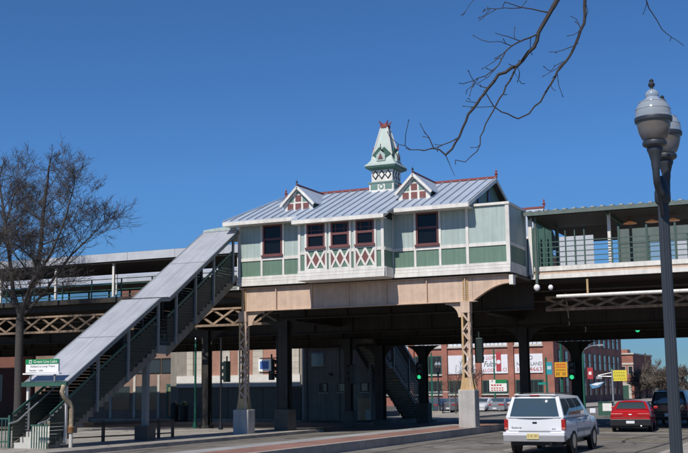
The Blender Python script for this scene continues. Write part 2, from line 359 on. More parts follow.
def window(x0, x1, z0, z1, y, fancy=True):
    t = .075
    wn = MB().frame(x0, x1, z0, z1, y-.05, y+.05, t).build('window', maroon, H)
    zm = z0 + (z1-z0)*.53
    BX('sill', maroon, wn, x0-.06, x1+.06, y-.11, y-.052, z0-.06, z0+.03)
    BX('meeting_rail', maroon, wn, x0+t, x1-t, y-.03, y+.045, zm-.05, zm+.05)
    BX('pane', glass, wn, x0+t, x1-t, y+.02, y+.03, z0+t, zm-.05)
    BX('pane', glass, wn, x0+t, x1-t, y+.005, y+.015, zm+.05, z1-t)
    if fancy:
        BX('glazing_bar', maroon, wn, x0+t, x1-t, y-.018, y+.0045, zm+.19, zm+.22)
        for xx in (x0+t+.13, x1-t-.16): BX('glazing_bar', maroon, wn, xx, xx+.03, y-.021, y+.0045, zm+.05, z1-t)
    return wn
def base_trim(x0, x1, y):
    BX('base_board', white, H, x0, x1, y-.10, y+.05, Z_T0, 6.70)
    BX('base_board', white, H, x0, x1, y-.075, y+.05, 6.712, 6.83)
    BX('base_board', white, H, x0, x1, y-.055, y+.05, 6.842, Z_T1)
def wallrun(xs, y, ztop, winspan=None, fancy=False):
    """xs: batten edges [(x0,x1),...]; panels fill between; winspan = index of the gap holding a window"""
    for a, b in xs: batten(a, b, Z_T1+.002, ztop, y)
    for i in range(len(xs)-1):
        a, b = xs[i][1]+.004, xs[i+1][0]-.004
        BX('rail', white, H, a, b, y-.038, y+.02, Z_MID0, Z_MID1)
        panel(a, b, Z_T1+.004, Z_MID0-.004, y, green)
        if i == winspan: window(a+.01, b-.01, Z_MID1+.07, ztop-.02, y, fancy)
        else: panel(a, b, Z_MID1+.004, ztop, y, sage)
# left wall
b1 = .10
wallrun([(SX0, SX0+.12), (fx(262)-.05, fx(262)+.05), (fx(283.6)-.05, fx(283.6)+.05), (-21.86, -21.80)], YF, 9.30, winspan=1, fancy=False)
base_trim(SX0-.04, -21.86, YF)
# right wall and block
wallrun([(-17.70, -17.66), (fx(415.4)-.05, fx(415.4)+.05), (fx(440.4)-.05, fx(440.4)+.05), (fx(467.7)-.06, fx(467.7)+.06)], YF, 9.30, winspan=1)
wallrun([(fx(467.7)+.062, fx(467.7)+.066), (SX1-.12, SX1)], YF, 9.36)
base_trim(-17.66, SX1+.04, YF)
BX('coping', white, H, SXR+.10, SX1+.07, YF-.08, YF+.12, 9.365, 9.47)
BX('coping', white, H, SX1-.10, SX1+.07, YF+.122, 47.05, 9.365, 9.47)
BX('roof_deck', roofd, H, SXR+.1, SX1-.10, YF+.122, 47.0, 9.35, 9.42)
# right end wall of the block (faces +X)
for y0, y1, z0, z1, mt, nm in ((YF+.07, 46.95, Z_T1, Z_MID0, green, 'wall_panel'), (YF+.07, 46.95, Z_MID1, 9.36, sage, 'wall_panel')):
    BX(nm, mt, H, SX1-.035, SX1+.0, y0, y1, z0+.004, z1-.004)
BX('rail', white, H, SX1-.035, SX1+.03, YF+.07, 46.95, Z_MID0, Z_MID1)
BX('base_board', white, H, SX1-.035, SX1+.05, YF+.06, 46.95, Z_T0, Z_T1)
BX('batten', white, H, SX1-.03, SX1+.035, 46.86, 47.0, Z_T1+.004, 9.36)
BX('batten', white, H, SX1+.002, SX1+.04, YF-.045, YF+.068, Z_T1+.002, 9.36)
# left end wall
BX('wall_panel', green, H, SX0-.01, SX0+.035, YF+.03, 51.2, Z_T1, Z_MID0)
BX('wall_panel', sage, H, SX0-.01, SX0+.035, YF+.03, 51.2, Z_MID1, 9.34)
# bay window
BX0, BX1 = -21.80, -17.70
ZB = 9.02
base_trim(BX0-.02, BX1+.02, YB)
bxx = lambda px: fx(px, YB)
for x0, x1 in ((BX0, BX0+.12), (BX1-.13, BX1)): batten(x0, x1, Z_T1+.002, ZB, YB)
wins = [(307.2, 325.0), (331.4, 349.2), (356.4, 374.4)]
ws = [(bxx(a), bxx(b)) for a, b in wins]
LZ0, LZ1 = 7.0, 7.80
edges = [BX0+.12] + [e for a, b in ws for e in (a, b)] + [BX1-.13]
for i, (a, b) in enumerate(ws):
    batten(a-.11, a-.012, Z_T1+.002, ZB, YB); batten(b+.012, b+.11, Z_T1+.002, ZB, YB)
    window(a, b, 7.93, ZB-.02, YB, True)
    BX('rail', white, H, a-.008, b+.008, YB-.035, YB+.02, 7.80, 7.868)
    lp = BX('lattice_panel', green, H, a-.008, b+.008, YB, YB+.055, Z_T1+.004, 7.796)
    wdt = b-a; cz = (LZ0+LZ1)/2; hh = .37
    BX('lattice_rail', white, lp, a-.006, b+.006, YB-.03, YB-.002, Z_T1+.006, Z_T1+.07)
    # red lozenges, whole in the middle and halves at both sides, then white crossing bars in front
    cs = [a + wdt*.25, a + wdt*.75]; cm = (a+b)/2; q = wdt*.25
    z0, z1 = Z_T1+.07, 7.796; zc = (z0+z1)/2; hz = (z1-z0)/2
    MB().prism([(cm-q*.8,YB-.012,zc),(cm,YB-.012,zc-hz*.8),(cm+q*.8,YB-.012,zc),(cm,YB-.012,zc+hz*.8)], (0,.01,0)).build('lozenge', redpane, lp)
    MB().prism([(a,YB-.012,zc-hz*.8),(a+q*.8,YB-.012,zc),(a,YB-.012,zc+hz*.8)], (0,.01,0)).build('lozenge', redpane, lp)
    MB().prism([(b,YB-.012,zc-hz*.8),(b,YB-.012,zc+hz*.8),(b-q*.8,YB-.012,zc)], (0,.01,0)).build('lozenge', redpane, lp)
    for c in cs:
        for s_, yo in ((1, -.022), (-1, -.030)):
            MB().bar((c-q, YB+yo, zc-hz*s_), (c+q, YB+yo, zc+hz*s_), .085, .02, up=(0,1,0)).build('lattice_bar', white, lp)
for i in range(4):
    a = edges[2*i] + (.0 if i == 0 else .112); b = edges[2*i+1] - (.0 if i == 3 else .112)
    a += .004; b -= .004
    if b-a > .02:
        panel(a, b, Z_T1+.004, Z_MID0, YB, green); panel(a, b, Z_MID1, ZB, YB, sage)
        BX('rail', white, H, a, b, YB-.03, YB+.02, Z_MID0+.004, Z_MID1-.004)
# bay side returns
for xx, sg in ((BX1, 1), (BX0, -1)):
    o = sorted((xx-.05*sg, xx+.0*sg))
    BX('wall_panel', green, H, o[0], o[1], YB+.06, YF, Z_T1, Z_MID0-.004); BX('wall_panel', sage, H, o[0], o[1], YB+.06, YF, Z_MID1+.004, ZB+.02)
    o = sorted((xx-.05*sg, xx+.03*sg)); BX('rail', white, H, o[0], o[1], YB+.025, YF-.05, Z_MID0, Z_MID1)
    o = sorted((xx-.05*sg, xx+.05*sg)); BX('base_board', white, H, o[0], o[1], YB+.055, YF-.105, Z_T0, Z_T1)
BX('bay_floor', white, H, BX0+.06, BX1-.06, YB-.02, YF+.1, 6.50, 6.515)
# --- roof
ZE, SL, YE, YR = 9.47, .407, 43.65, 47.9
YEB = 42.95
zr = lambda y: ZE + SL*(y-YE)
RX0, RX1, RH = -25.85, -14.0, -24.75
roof = MB(); e = .02
roof.add([(RX0,YE,zr(YE)-.05),(RX1,YE,zr(YE)-.05),(RX1,YR,zr(YR)-.05),(RH,YR,zr(YR)-.05),(RX0,51.9,zr(YE)-.05),(RX1,51.9,zr(YE)-.05)], [(0,1,2,3),(3,2,5,4),(0,3,4)])
roof = roof.build('roof', roofd, H)
pw = .425; k = 0; x = RX0
while x < RX1-.05:
    xa, xb = x, min(x+pw, RX1); xm = (xa+xb)/2
    ye = YEB if (BX0-.12 < xm < BX1+.15) else YE
    def ytop(xx): return YR if xx >= RH else YE + (xx-RX0)/(RH-RX0)*(YR-YE)
    ta, tb = ytop(xa), ytop(xb); mb = MB()
    P = lambda xx, y, d=0: (xx, y, zr(y)+d)
    t = .028
    mb.add([P(xa,ye),P(xb,ye),P(xb,tb),P(xa,max(ta,ye+.01)),P(xa,ye,-t),P(xb,ye,-t),P(xb,tb,-t),P(xa,max(ta,ye+.01),-t)], [(0,1,2,3),(4,7,6,5),(0,4,5,1),(1,5,6,2),(2,6,7,3),(3,7,4,0)])
    mb.bar(P(xb-.02,ye-.012,.03),P(xb-.02,tb,.03),.03,.06)
    mb.build('roof_panel', rooft, roof)
    x += pw; k += 1
for i in range(14):                                     # back slope
    xa = RH+.1+i*.76; MB().add([(xa,YR+.01,zr(YR)),(xa+.75,YR+.01,zr(YR)),(xa+.75,51.9,ZE),(xa,51.9,ZE)], [(0,1,2,3)]).build('roof_panel', rooft, roof)
MB().bar((RH-.02,YR,zr(YR)+.05),(RX1+.02,YR,zr(YR)+.05),.14,.09).build('ridge_cap', redridge, roof)
MB().bar((RX0,YE,zr(YE)+.035),(RH,YR,zr(YR)+.035),.07,.05).build('hip_cap', rooft, roof)
for xx in (RX1, RH): 
    MB().lathe((xx,YR,zr(YR)+.06), [(.07,0),(.05,.08),(.09,.13),(.03,.2),(.05,.27),(.005,.36)], 8).build('finial', redridge, roof)
def fascia(x0, x1, y, z): BX('fascia_board', white, roof, x0, x1, y-.03, y+.03, z-.19, z-.03); BX('soffit', white, roof, x0, x1, y+.032, y+(.66 if y > 43.3 else .38), z-.19, z-.16)
fascia(RX0, BX0-.11, YE, ZE); fascia(BX1+.16, RX1, YE, ZE); fascia(BX0-.13, BX1+.15, YEB, zr(YEB))
for xx in (BX0-.13, BX1+.11): MB().prism([(xx,YEB+.03,zr(YEB)-.19),(xx,YE,zr(YE)-.19),(xx,YE,zr(YE)-.03),(xx,YEB+.03,zr(YEB)-.03)], (.04,0,0)).build('fascia_board', white, roof)
# right gable: wall, rake boards, slim windows
gx = SXR
MB().prism([(gx,YE+.7,9.36),(gx,51.4,9.36),(gx,YR,zr(YR)-.12)], (-.1,0,0)).build('gable_wall', green, H)
MB().bar((RX1,YE,zr(YE)-.09),(RX1,YR,zr(YR)-.09),.05,.17).build('rake_board', white, roof)
MB().bar((RX1,YR,zr(YR)-.09),(RX1,51.9,zr(YE)-.09),.05,.17).build('rake_board', white, roof)
for yy, h_ in ((46.0, .75), (47.5, 1.25)):
    gw = MB().prism([(gx+.02,yy-.2,9.5),(gx+.02,yy+.2,9.5),(gx+.02,yy+.2,9.5+h_*.7),(gx+.02,yy,9.5+h_),(gx+.02,yy-.2,9.5+h_*.7)], (.02,0,0)).build('gable_window', maroon, H)
    MB().prism([(gx+.042,yy-.13,9.56),(gx+.042,yy+.13,9.56),(gx+.042,yy+.13,9.5+h_*.68),(gx+.042,yy,9.5+h_*.9),(gx+.042,yy-.13,9.5+h_*.68)], (.008,0,0)).build('pane', glass, gw)
BX('vent_box', white, H, -13.75, -13.2, 46.5, 46.9, 9.42, 9.62)
# --- dormers
def dormer(cx, y, zb, zap):
    hw = .75; sl = .98; zk = zap-.12-sl*hw
    d = MB().prism([(cx-hw+.04,y+.05,zb-.05),(cx+hw-.04,y+.05,zb-.05),(cx+hw-.04,y+.05,zk),(cx,y+.05,zap-.12),(cx-hw+.04,y+.05,zk)], (0,2.4,0)).build('dormer', green, H)
    MB().prism([(cx-hw,y+.01,zb-.06),(cx+hw,y+.01,zb-.06),(cx+hw,y+.01,zk),(cx,y+.01,zap-.10),(cx-hw,y+.01,zk)], (0,.035,0)).build('gable_board', white, d)
    def pane(poly, mt): MB().prism([(cx+u,y-.008,zb+v) for u, v in poly], (0,.012,0)).build('pane', mt, d)
    for u in (-.40, 0, .40): pane([(u-.145,.05),(u+.145,.05),(u+.145,.34),(u-.145,.34)], redpane)
    pane([(-.145,.43),(.145,.43),(.145,.72),(-.145,.72)], redpane)
    for s_ in (-1, 1): pane([(s_*.23,.42),(s_*.50,.42),(s_*.23,.68)][::s_], midgreen)
    pane([(-.13,.79),(.13,.79),(0,.93)], midgreen)
    yb = YE + (zap-.06-ZE)/SL + .1
    for s_ in (-1, 1):
        A = Vector((cx, y-.14, zap)); B = Vector((cx+s_*(hw+.11), y-.14, zap-sl*(hw+.11)))
        A2 = Vector((cx, yb, zap)); B2 = Vector((B.x, YE+(B.z-ZE)/SL+.02, B.z))
        MB().add([A,B,B2,A2,A-Vector((0,0,.05)),B-Vector((0,0,.05)),B2-Vector((0,0,.05)),A2-Vector((0,0,.05))], [(0,1,2,3),(4,7,6,5),(0,4,5,1),(1,5,6,2),(2,6,7,3),(3,7,4,0)]).build('dormer_roof', rooft, d)
        MB().bar(A+Vector((0,-.015,-.09)), B+Vector((0,-.015,-.1)), .03, .11, up=(0,0,1)).build('barge_board', white, d)
    MB().bar((cx,y-.17,zap+.025),(cx,yb,zap+.025),.07,.06).build('ridge_cap', redridge, d)
    MB().lathe((cx,y-.13,zap+.04), [(.05,0),(.03,.06),(.06,.1),(.02,.16),(.004,.24)], 8).build('finial', black, d)
dormer(-22.60, 44.95, 9.95, 11.12); dormer(-16.93, 45.05, 10.02, 11.22)
# --- cupola
cx, cy = -19.40, YR
cu = BX('cupola', white, H, cx-.62, cx+.62, cy-.62, cy+.62, 10.55, 11.36)
BX('ledge', midgreen, cu, cx-.67, cx+.67, cy-.67, cy+.67, 11.362, 11.42)
BX('belfry', white, cu, cx-.53, cx+.53, cy-.53, cy+.53, 11.422, 12.08)
for sx, sy in ((0,-1), (1,0)):
    def fp(u, z, off, hw):   # point on a face
        return (cx+u, cy-hw-off, z) if sy else (cx+hw+off, cy+u, z)
    nrm = Vector((0,-.015,0)) if sy else Vector((.015,0,0))
    for a, b in ((-.54,-.19), (.19,.54)): MB().prism([fp(a,11.06,.001,.62),fp(b,11.06,.001,.62),fp(b,11.30,.001,.62),fp(a,11.30,.001,.62)], nrm).build('inset_panel', midgreen, cu)
    MB().prism([fp(.13*math.cos(t*math.pi/6),11.18+.13*math.sin(t*math.pi/6),.001,.62) for t in range(12)], nrm).build('roundel', midgreen, cu)
    MB().prism([fp(.07*math.cos(t*math.pi/6),11.18+.07*math.sin(t*math.pi/6),.017,.62) for t in range(12)], nrm).build('roundel', white, cu)
    for u in (-.32, 0, .32):
        MB().prism([fp(u-.165,11.76,.001,.53),fp(u,11.53,.001,.53),fp(u+.165,11.76,.001,.53),fp(u,11.99,.001,.53)], nrm).build('lozenge', black, cu)
        MB().prism([fp(u-.105,11.76,.017,.53),fp(u,11.62,.017,.53),fp(u+.105,11.76,.017,.53),fp(u,11.90,.017,.53)], nrm).build('lozenge', white, cu)
def frus(levels):
    mb = MB(); base = 0
    for r, z in levels: mb.v += [Vector((cx-r,cy-r,z)),Vector((cx+r,cy-r,z)),Vector((cx+r,cy+r,z)),Vector((cx-r,cy+r,z))]
    for i in range(len(levels)-1):
        for k in range(4): mb.f.append((i*4+k, i*4+(k+1)%4, i*4+4+(k+1)%4, i*4+4+k)); mb.sm.append(False)
    mb.f.append((3,2,1,0)); mb.sm.append(False); n = len(levels)*4; mb.f.append((n-4,n-3,n-2,n-1)); mb.sm.append(False); return mb
frus([(.58,12.0),(.76,12.10),(.76,12.18)]).build('cornice', dgreen, cu)
spm = M('spire_paint', (.42,.50,.46), .5, var=.06, streak=.1)
frus([(.785,12.182),(.79,12.22),(.66,12.34),(.55,12.50),(.48,12.72),(.15,14.12)]).build('spire', spm, cu)
for a, b in ((-1,-1), (1,-1), (1,1), (-1,1)):
    MB().bar((cx+a*.485,cy+b*.485,12.72),(cx+a*.16,cy+b*.16,14.12),.06,.06).build('corner_board', white, cu)
BX('cap', redridge, cu, cx-.19, cx+.19, cy-.19, cy+.19, 14.12, 14.24)
for a, b in ((-1,-1), (1,-1), (1,1), (-1,1)):
    MB().tube([(cx+a*.13,cy+b*.13,14.24),(cx+a*.16,cy+b*.16,14.34),(cx+a*.24,cy+b*.24,14.47)], [.05,.045,.012], 6).build('cresting', redridge, cu)
MB().lathe((cx,cy,14.24), [(.10,0),(.06,.08),(.02,.15)], 8).build('cresting', redridge, cu)
for sx, sy in ((0,-1), (1,0), (-1,0), (0,1)):
    def gp(u, z, o): return Vector((cx+u*(-sy if sy else 0), cy, z)) + Vector((sx*o, sy*o, 0)) if sy else Vector((cx+sx*o, cy+u*sx, z))
    hw = .22; zb = 12.42; za = 12.92
    gb = MB().prism([gp(-hw,zb,.26),gp(hw,zb,.26),gp(hw,zb+.28,.26),gp(0,za,.26),gp(-hw,zb+.28,.26)], Vector((sx*.40, sy*.40, 0))).build('gablet', spm, cu)
    for s_ in (-1, 1):
        MB().bar(gp(0,za+.06,.50),gp(s_*.33,zb+.22,.50),.36,.06,up=(sx,sy,0)).build('gablet_roof', dgreen, cu)
    MB().prism([gp(-.13,zb+.08,.665),gp(.13,zb+.08,.665),gp(0,zb+.36,.665)], Vector((sx*.02,sy*.02,0))).build('gablet_vent', maroon, cu)
    f0 = gp(0, za+.07, .64)
    MB().lathe(f0, [(.035,0),(.05,.07),(.015,.13),(.03,.18),(.004,.26)], 6).build('gablet_finial', redridge if sx else dgreen, cu)

# ================================================================== ELEVATED STRUCTURE
V = T('railway_viaduct', 'tan and dark steel girders carrying the elevated railway over the street', 'viaduct', (-19, 53, 4.3))
GZ0, GZ1 = 5.39, 6.42
gird = BX('facade_girder', tan, V, -25.28, -14.2, YF+.16, YF+.19, GZ0, GZ1)
BX('flange', tan, gird, -25.3, -14.0, YF+.02, YF+.33, GZ0-.03, GZ0-.002)
BX('flange', tan, gird, -25.3, -12.6, YF+.02, YF+.33, GZ1+.002, GZ1+.03)
for xx in (-25.2, -23.5, -21.7, -19.9, -18.1, -16.22, -14.5):
    o = BX('stiffener', tan, gird, xx-.02, xx+.02, YF+.06, YF+.155, GZ0, GZ1)
for xx in (-25.2, -14.5):
    BX('stiffener', tanol, gird, xx-.12, xx-.03, YF+.125, YF+.155, GZ0, GZ1)
    BX('stiffener', tanol, gird, xx+.03, xx+.12, YF+.125, YF+.155, GZ0, GZ1)
    for i in range(10):
        for s_ in (-.075, .075): MB().lathe((xx+s_, YF+.115, GZ0+.08+i*.098), [(.025,-.0),(.02,.02)], 6).build('rivet', tanol, gird)
# arched cantilever to the right of the column
arc = [(-14.19, YF+.16, GZ0)]
for i in range(1, 11):
    t = i/10; arc.append((-14.19+t*1.6, YF+.16, GZ0 + .70*math.sin(t*math.pi/2)))
arc += [(-12.59, YF+.16, GZ1), (-14.19, YF+.16, GZ1)]
MB().prism(arc, (0,.03,0)).build('arched_bracket', tan, V)
for i in range(len(arc)-3):
    a, b = Vector(arc[i]), Vector(arc[i+1]); MB().bar(a+Vector((0,.015,-.014)), b+Vector((0,.015,-.014)), .26, .025).build('bracket_flange', tan, V)
BX('bracket_end', white, V, -12.55, -12.38, YF-.02, YF+.35, 6.0, 6.4)
BX('curved_web', tan, V, -24.6, -23.9, YF+.20, YF+.22, 5.2, 5.36) if False else None
# deck and dark girders below
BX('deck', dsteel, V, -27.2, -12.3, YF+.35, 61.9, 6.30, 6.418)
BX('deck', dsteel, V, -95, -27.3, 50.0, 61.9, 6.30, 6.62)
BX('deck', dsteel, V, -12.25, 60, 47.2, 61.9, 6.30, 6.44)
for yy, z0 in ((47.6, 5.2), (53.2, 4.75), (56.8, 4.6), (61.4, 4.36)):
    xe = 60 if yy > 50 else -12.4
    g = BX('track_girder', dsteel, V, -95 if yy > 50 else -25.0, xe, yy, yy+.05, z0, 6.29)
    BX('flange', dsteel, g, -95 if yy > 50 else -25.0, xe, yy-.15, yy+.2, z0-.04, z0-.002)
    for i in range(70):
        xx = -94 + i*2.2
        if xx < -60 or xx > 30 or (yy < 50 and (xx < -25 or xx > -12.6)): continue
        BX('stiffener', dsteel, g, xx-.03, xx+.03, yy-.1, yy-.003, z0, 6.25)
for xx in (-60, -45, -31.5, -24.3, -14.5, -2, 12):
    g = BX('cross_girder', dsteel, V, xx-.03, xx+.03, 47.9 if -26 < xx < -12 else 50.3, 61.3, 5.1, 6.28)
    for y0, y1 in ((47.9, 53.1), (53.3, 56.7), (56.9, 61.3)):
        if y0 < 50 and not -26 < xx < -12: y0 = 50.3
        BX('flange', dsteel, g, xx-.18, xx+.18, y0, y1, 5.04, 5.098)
# lattice truss in tan below the platform on the far side of the stairs
def truss(x0, x1, y, z0, z1, step, mat):
    tr = BX('truss_chord', mat, V, x0, x1, y-.08, y+.08, z0-.06, z0+.06)
    BX('chord', mat, tr, x0, x1, y-.08, y+.08, z1-.05, z1+.05)
    n = int((x1-x0)/step)
    for i in range(n):
        a = x0+i*step
        MB().bar((a,y-.04,z0+.06),(a+step,y-.04,z1-.05),.11,.03,up=(0,1,0)).build('lacing_bar', mat, tr)
        MB().bar((a+step,y+.02,z0+.06),(a,y+.02,z1-.05),.11,.03,up=(0,1,0)).build('lacing_bar', mat, tr)
tand = M('shaded_grimy_tan_steel', (.34,.235,.155), .75, var=.45, scale=1.6, orand=.25, streak=.4)  # darker copy of the tan steel: tree shade put into the colour, plus grime
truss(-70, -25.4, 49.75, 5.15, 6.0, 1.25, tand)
truss(-12.2, 20, 49.0, 5.2, 5.75, 1.1, tand)
MB().tube([(-11.2,46.9,5.62),(30,46.9,5.62)], .075, 10).build('drain_pipe', white, V)
for i in range(9): BX('pipe_hanger', tanol, V, -9.9+i*3.1, -9.82+i*3.1, 46.86, 46.94, 5.705, 6.3)

for yy, zz, r_, x0_, x1_ in ((46.2,6.05,.05,-24.5,-14.8),(49.2,6.1,.06,-24.5,18),(52.4,5.9,.05,-60,30),(60.9,5.2,.04,-60,30)):
    MB().tube([(x0_,yy,zz),((x0_+x1_)/2,yy,zz-.03),(x1_,yy,zz)], r_, 8).build('conduit', M('conduit_grey', (.09,.085,.075), .6, var=.3), V)
for i in range(9):
    x_ = -23.6+i*1.1; MB().tube([(x_,61.2,5.6-.1*(i%3)),(x_+.5,61.1,5.35-.08*(i%2)),(x_+1.05,61.2,5.6-.1*((i+1)%3))], .018, 6).build('cable', black, V)
# --- columns
def lattice_column(x, y, zg, zp, ztop, label, pw_, pd_, bracket=True):
    c = T('lattice_column', label, 'column', (x, y, zg))
    p = MB().box(x-pw_/2, x+pw_/2, y-pd_/2, y+pd_/2, zg-.05, zp).build('pedestal', conc, c, bevel=.025)
    BX('base_plate', tanol, c, x-.32, x+.32, y-.26, y+.26, zp, zp+.03)
    hw, hd = .18, .16
    for sx in (-1, 1):
        for sy in (-1, 1):
            xx, yy = x+sx*hw, y+sy*hd
            MB().box(min(xx,xx-sx*.08), max(xx,xx-sx*.08), yy-.008*1, yy+.008, zp+.03, ztop).box(xx-.008, xx+.008, min(yy+sy*-.009,yy-sy*.08), max(yy+sy*-.009,yy-sy*.08), zp+.03, ztop).build('angle_leg', tanol if sx < 0 else tan, c)
            MB().prism([(xx,yy,zp+.03),(xx+sx*.13,yy+sy*.0,zp+.03),(xx+sx*.10,yy,zp+.16),(xx+sx*.02,yy,zp+.6),(xx,yy,zp+.75)][::1], (0,-.02*sy,0)).build('flare_plate', tanol, c)
    BX('flare_web', tanol, c, x-hw+.01, x+hw-.01, y-hd-.004, y-hd+.012, zp+.03, zp+.5)
    n = int((ztop-.5-(zp+.55))/.33); st = (ztop-.45-(zp+.5))/n
    for i in range(n):
        z0 = zp+.5+i*st
        s_ = 1 if i % 2 else -1
        MB().bar((x-s_*(hw-.03),y-hd-.014,z0),(x+s_*(hw-.03),y-hd-.014,z0+st),.075,.012,up=(0,1,0)).build('lacing_bar', tan, c)
        MB().bar((x-s_*(hw-.03),y+hd+.014,z0),(x+s_*(hw-.03),y+hd+.014,z0+st),.075,.012,up=(0,1,0)).build('lacing_bar', tan, c)
        MB().bar((x+hw+.014,y-s_*(hd-.03),z0),(x+hw+.014,y+s_*(hd-.03),z0+st),.075,.012,up=(1,0,0)).build('lacing_bar', tan, c)
    BX('cap_plate', tan, c, x-hw-.02, x+hw+.02, y-hd-.02, y+hd+.02, ztop-.45, ztop)
    if bracket:
        pts = [(x-hw-.03,y-.01,ztop-.02),(x-hw-.75,y-.01,ztop-.02),(x-hw-.75,y-.01,ztop-.07)]
        for i in range(1, 7):
            t = i/6*math.pi/2; pts.append((x-hw-.75+.58*math.sin(t), y-.01, ztop-.07-.55*(1-math.cos(t))))
        pts.append((x-hw-.03, y-.01, ztop-.62))
        MB().prism(pts, (0,.03,0)).build('knee_bracket', tan, c)
    return c
lattice_column(-14.5, YF+.18, .165, 1.70, 5.355, 'tan lattice steel column on tall concrete pedestal in brick median', .72, .62)
cl = lattice_column(-25.2, YF+.18, -.15, .92, 5.355, 'tan lattice steel column on low pedestal beside the covered stairs', .78, .66, False)
# curved brackets flanking the left column head
for s_ in (1,):
    pts = [(-25.0,YF+.17,5.35),(-24.15,YF+.17,5.35),(-24.15,YF+.17,5.29)] + [(-24.15-.62*math.sin(i/6*math.pi/2),YF+.17,5.29-.55*(1-math.cos(i/6*math.pi/2))) for i in range(1,7)] + [(-25.0,YF+.17,4.7)]
    MB().prism(pts, (0,.03,0)).build('knee_bracket', tan, cl)
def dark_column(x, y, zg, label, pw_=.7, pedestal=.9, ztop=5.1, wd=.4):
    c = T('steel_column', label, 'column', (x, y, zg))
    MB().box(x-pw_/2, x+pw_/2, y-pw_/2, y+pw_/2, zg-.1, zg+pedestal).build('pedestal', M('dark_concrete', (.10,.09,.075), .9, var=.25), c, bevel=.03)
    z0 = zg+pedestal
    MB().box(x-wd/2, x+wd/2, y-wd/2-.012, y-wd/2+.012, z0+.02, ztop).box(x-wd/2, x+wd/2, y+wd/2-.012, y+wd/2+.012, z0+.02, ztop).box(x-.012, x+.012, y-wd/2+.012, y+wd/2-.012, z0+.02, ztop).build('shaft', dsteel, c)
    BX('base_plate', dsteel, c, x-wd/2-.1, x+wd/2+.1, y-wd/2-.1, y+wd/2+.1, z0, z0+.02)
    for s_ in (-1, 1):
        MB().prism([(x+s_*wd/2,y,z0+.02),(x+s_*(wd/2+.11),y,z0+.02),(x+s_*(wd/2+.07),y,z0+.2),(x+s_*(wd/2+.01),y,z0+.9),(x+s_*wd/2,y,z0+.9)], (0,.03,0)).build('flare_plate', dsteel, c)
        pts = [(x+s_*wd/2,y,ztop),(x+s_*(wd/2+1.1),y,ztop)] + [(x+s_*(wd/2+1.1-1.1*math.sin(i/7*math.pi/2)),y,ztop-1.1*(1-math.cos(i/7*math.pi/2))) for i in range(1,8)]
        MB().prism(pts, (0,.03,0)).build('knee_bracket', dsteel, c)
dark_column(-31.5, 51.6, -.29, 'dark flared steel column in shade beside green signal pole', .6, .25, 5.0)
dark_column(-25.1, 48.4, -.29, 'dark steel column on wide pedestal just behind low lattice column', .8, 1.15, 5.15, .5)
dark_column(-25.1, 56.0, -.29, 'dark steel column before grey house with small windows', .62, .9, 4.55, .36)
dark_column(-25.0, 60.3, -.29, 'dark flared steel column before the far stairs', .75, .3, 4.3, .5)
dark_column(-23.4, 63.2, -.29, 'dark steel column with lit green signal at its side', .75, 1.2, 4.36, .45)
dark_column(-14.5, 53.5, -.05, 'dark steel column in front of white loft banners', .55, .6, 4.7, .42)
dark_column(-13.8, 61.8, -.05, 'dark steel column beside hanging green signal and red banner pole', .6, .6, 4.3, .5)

# ================================================================== PLATFORMS
railg = M('railing_green', (.055, .10, .085), .5, var=.1)
corr = M('canopy_sheet', (.36,.38,.36), .5, metal=.2, var=.1)
def railing(parent, x0, x1, y, zf, step, mat, n=5, h=1.05):
    k = int((x1-x0)/step)
    for i in range(k+1):
        xx = x0+i*step; BX('rail_post', mat, parent, xx-.03, xx+.03, y-.03, y+.03, zf, zf+h)
    for j in range(n):
        zz = zf+.16+j*(h-.16)/(n-1); BX('rail_bar', mat, parent, x0, x1, y-.055, y-.032, zz-.02, zz+.02)
# right platform
PR = T('platform', 'white edged station platform with green railings and flat canopy', 'platform', (5, 48.5, 6.44))
BX('platform_floor', conc, PR, -12.4, 60, 47.05, 50.2, 6.72, 6.95)
BX('edge_beam', white, PR, -12.2, 60, 46.95, 47.04, 6.74, 6.93)
BX('edge_beam', tan, PR, -12.2, 60, 47.0, 47.045, 6.60, 6.735)
BX('lower_beam', white, PR, -12.3, 60, 46.88, 47.05, 6.40, 6.595)
railing(PR, -11.9, 58, 47.1, 6.95, 1.55, railg)
# wavy-edged canopy
cnp = MB().add([(-12.35,46.5,9.30),(60,46.5,9.30),(60,50.6,9.62),(-12.35,50.6,9.62),(-12.35,46.5,9.24),(60,46.5,9.24),(60,50.6,9.56),(-12.35,50.6,9.56)], [(0,1,2,3),(4,7,6,5),(0,4,5,1),(1,5,6,2),(2,6,7,3),(3,7,4,0)]).build('canopy', corr, PR)
mutg = M('muted_green', (.115,.15,.135), .55, var=.12, streak=.15)
BX('canopy_edge', mutg, cnp, -12.45, 60, 46.42, 46.495, 9.12, 9.29)
mbw = MB()
for i in range(180): mbw.prism([(-12.3+i*.4,46.45,9.302),(-12.3+i*.4,50.55,9.622),(-12.3+i*.4,50.55,9.67),(-12.3+i*.4,46.45,9.35)], (.15,0,0))
mbw.build('corrugation', corr, cnp)
BX('canopy_beam', dgreen, cnp, -12.3, 60, 50.62, 50.72, 9.45, 9.62)
BX('soffit', dsteel, cnp, -12.3, 60, 46.6, 50.55, 9.10, 9.14)
lampsh = M('warm_lamp_shade', (.38,.20,.10), .4, emit=(1.0,.40,.15,.12))
for i in range(14):
    xx = -12.25 + i*3.35
    if i: BX('canopy_post', white, PR, xx-.07, xx+.07, 46.98, 47.04, 6.95, 9.2) if False else BX('canopy_post', white, PR, xx-.065, xx+.065, 47.14, 47.27, 6.951, 9.25)
    BX('canopy_post', mutg, PR, xx+.35, xx+.47, 50.0, 50.12, 6.951, 9.5)
    MB().bar((xx,46.7,9.05),(xx,50.5,9.05),.06,.09).build('canopy_rafter', dgreen, PR)
BX('canopy_post', white, PR, -12.33, -12.17, 46.80, 46.93, 6.60, 9.25)
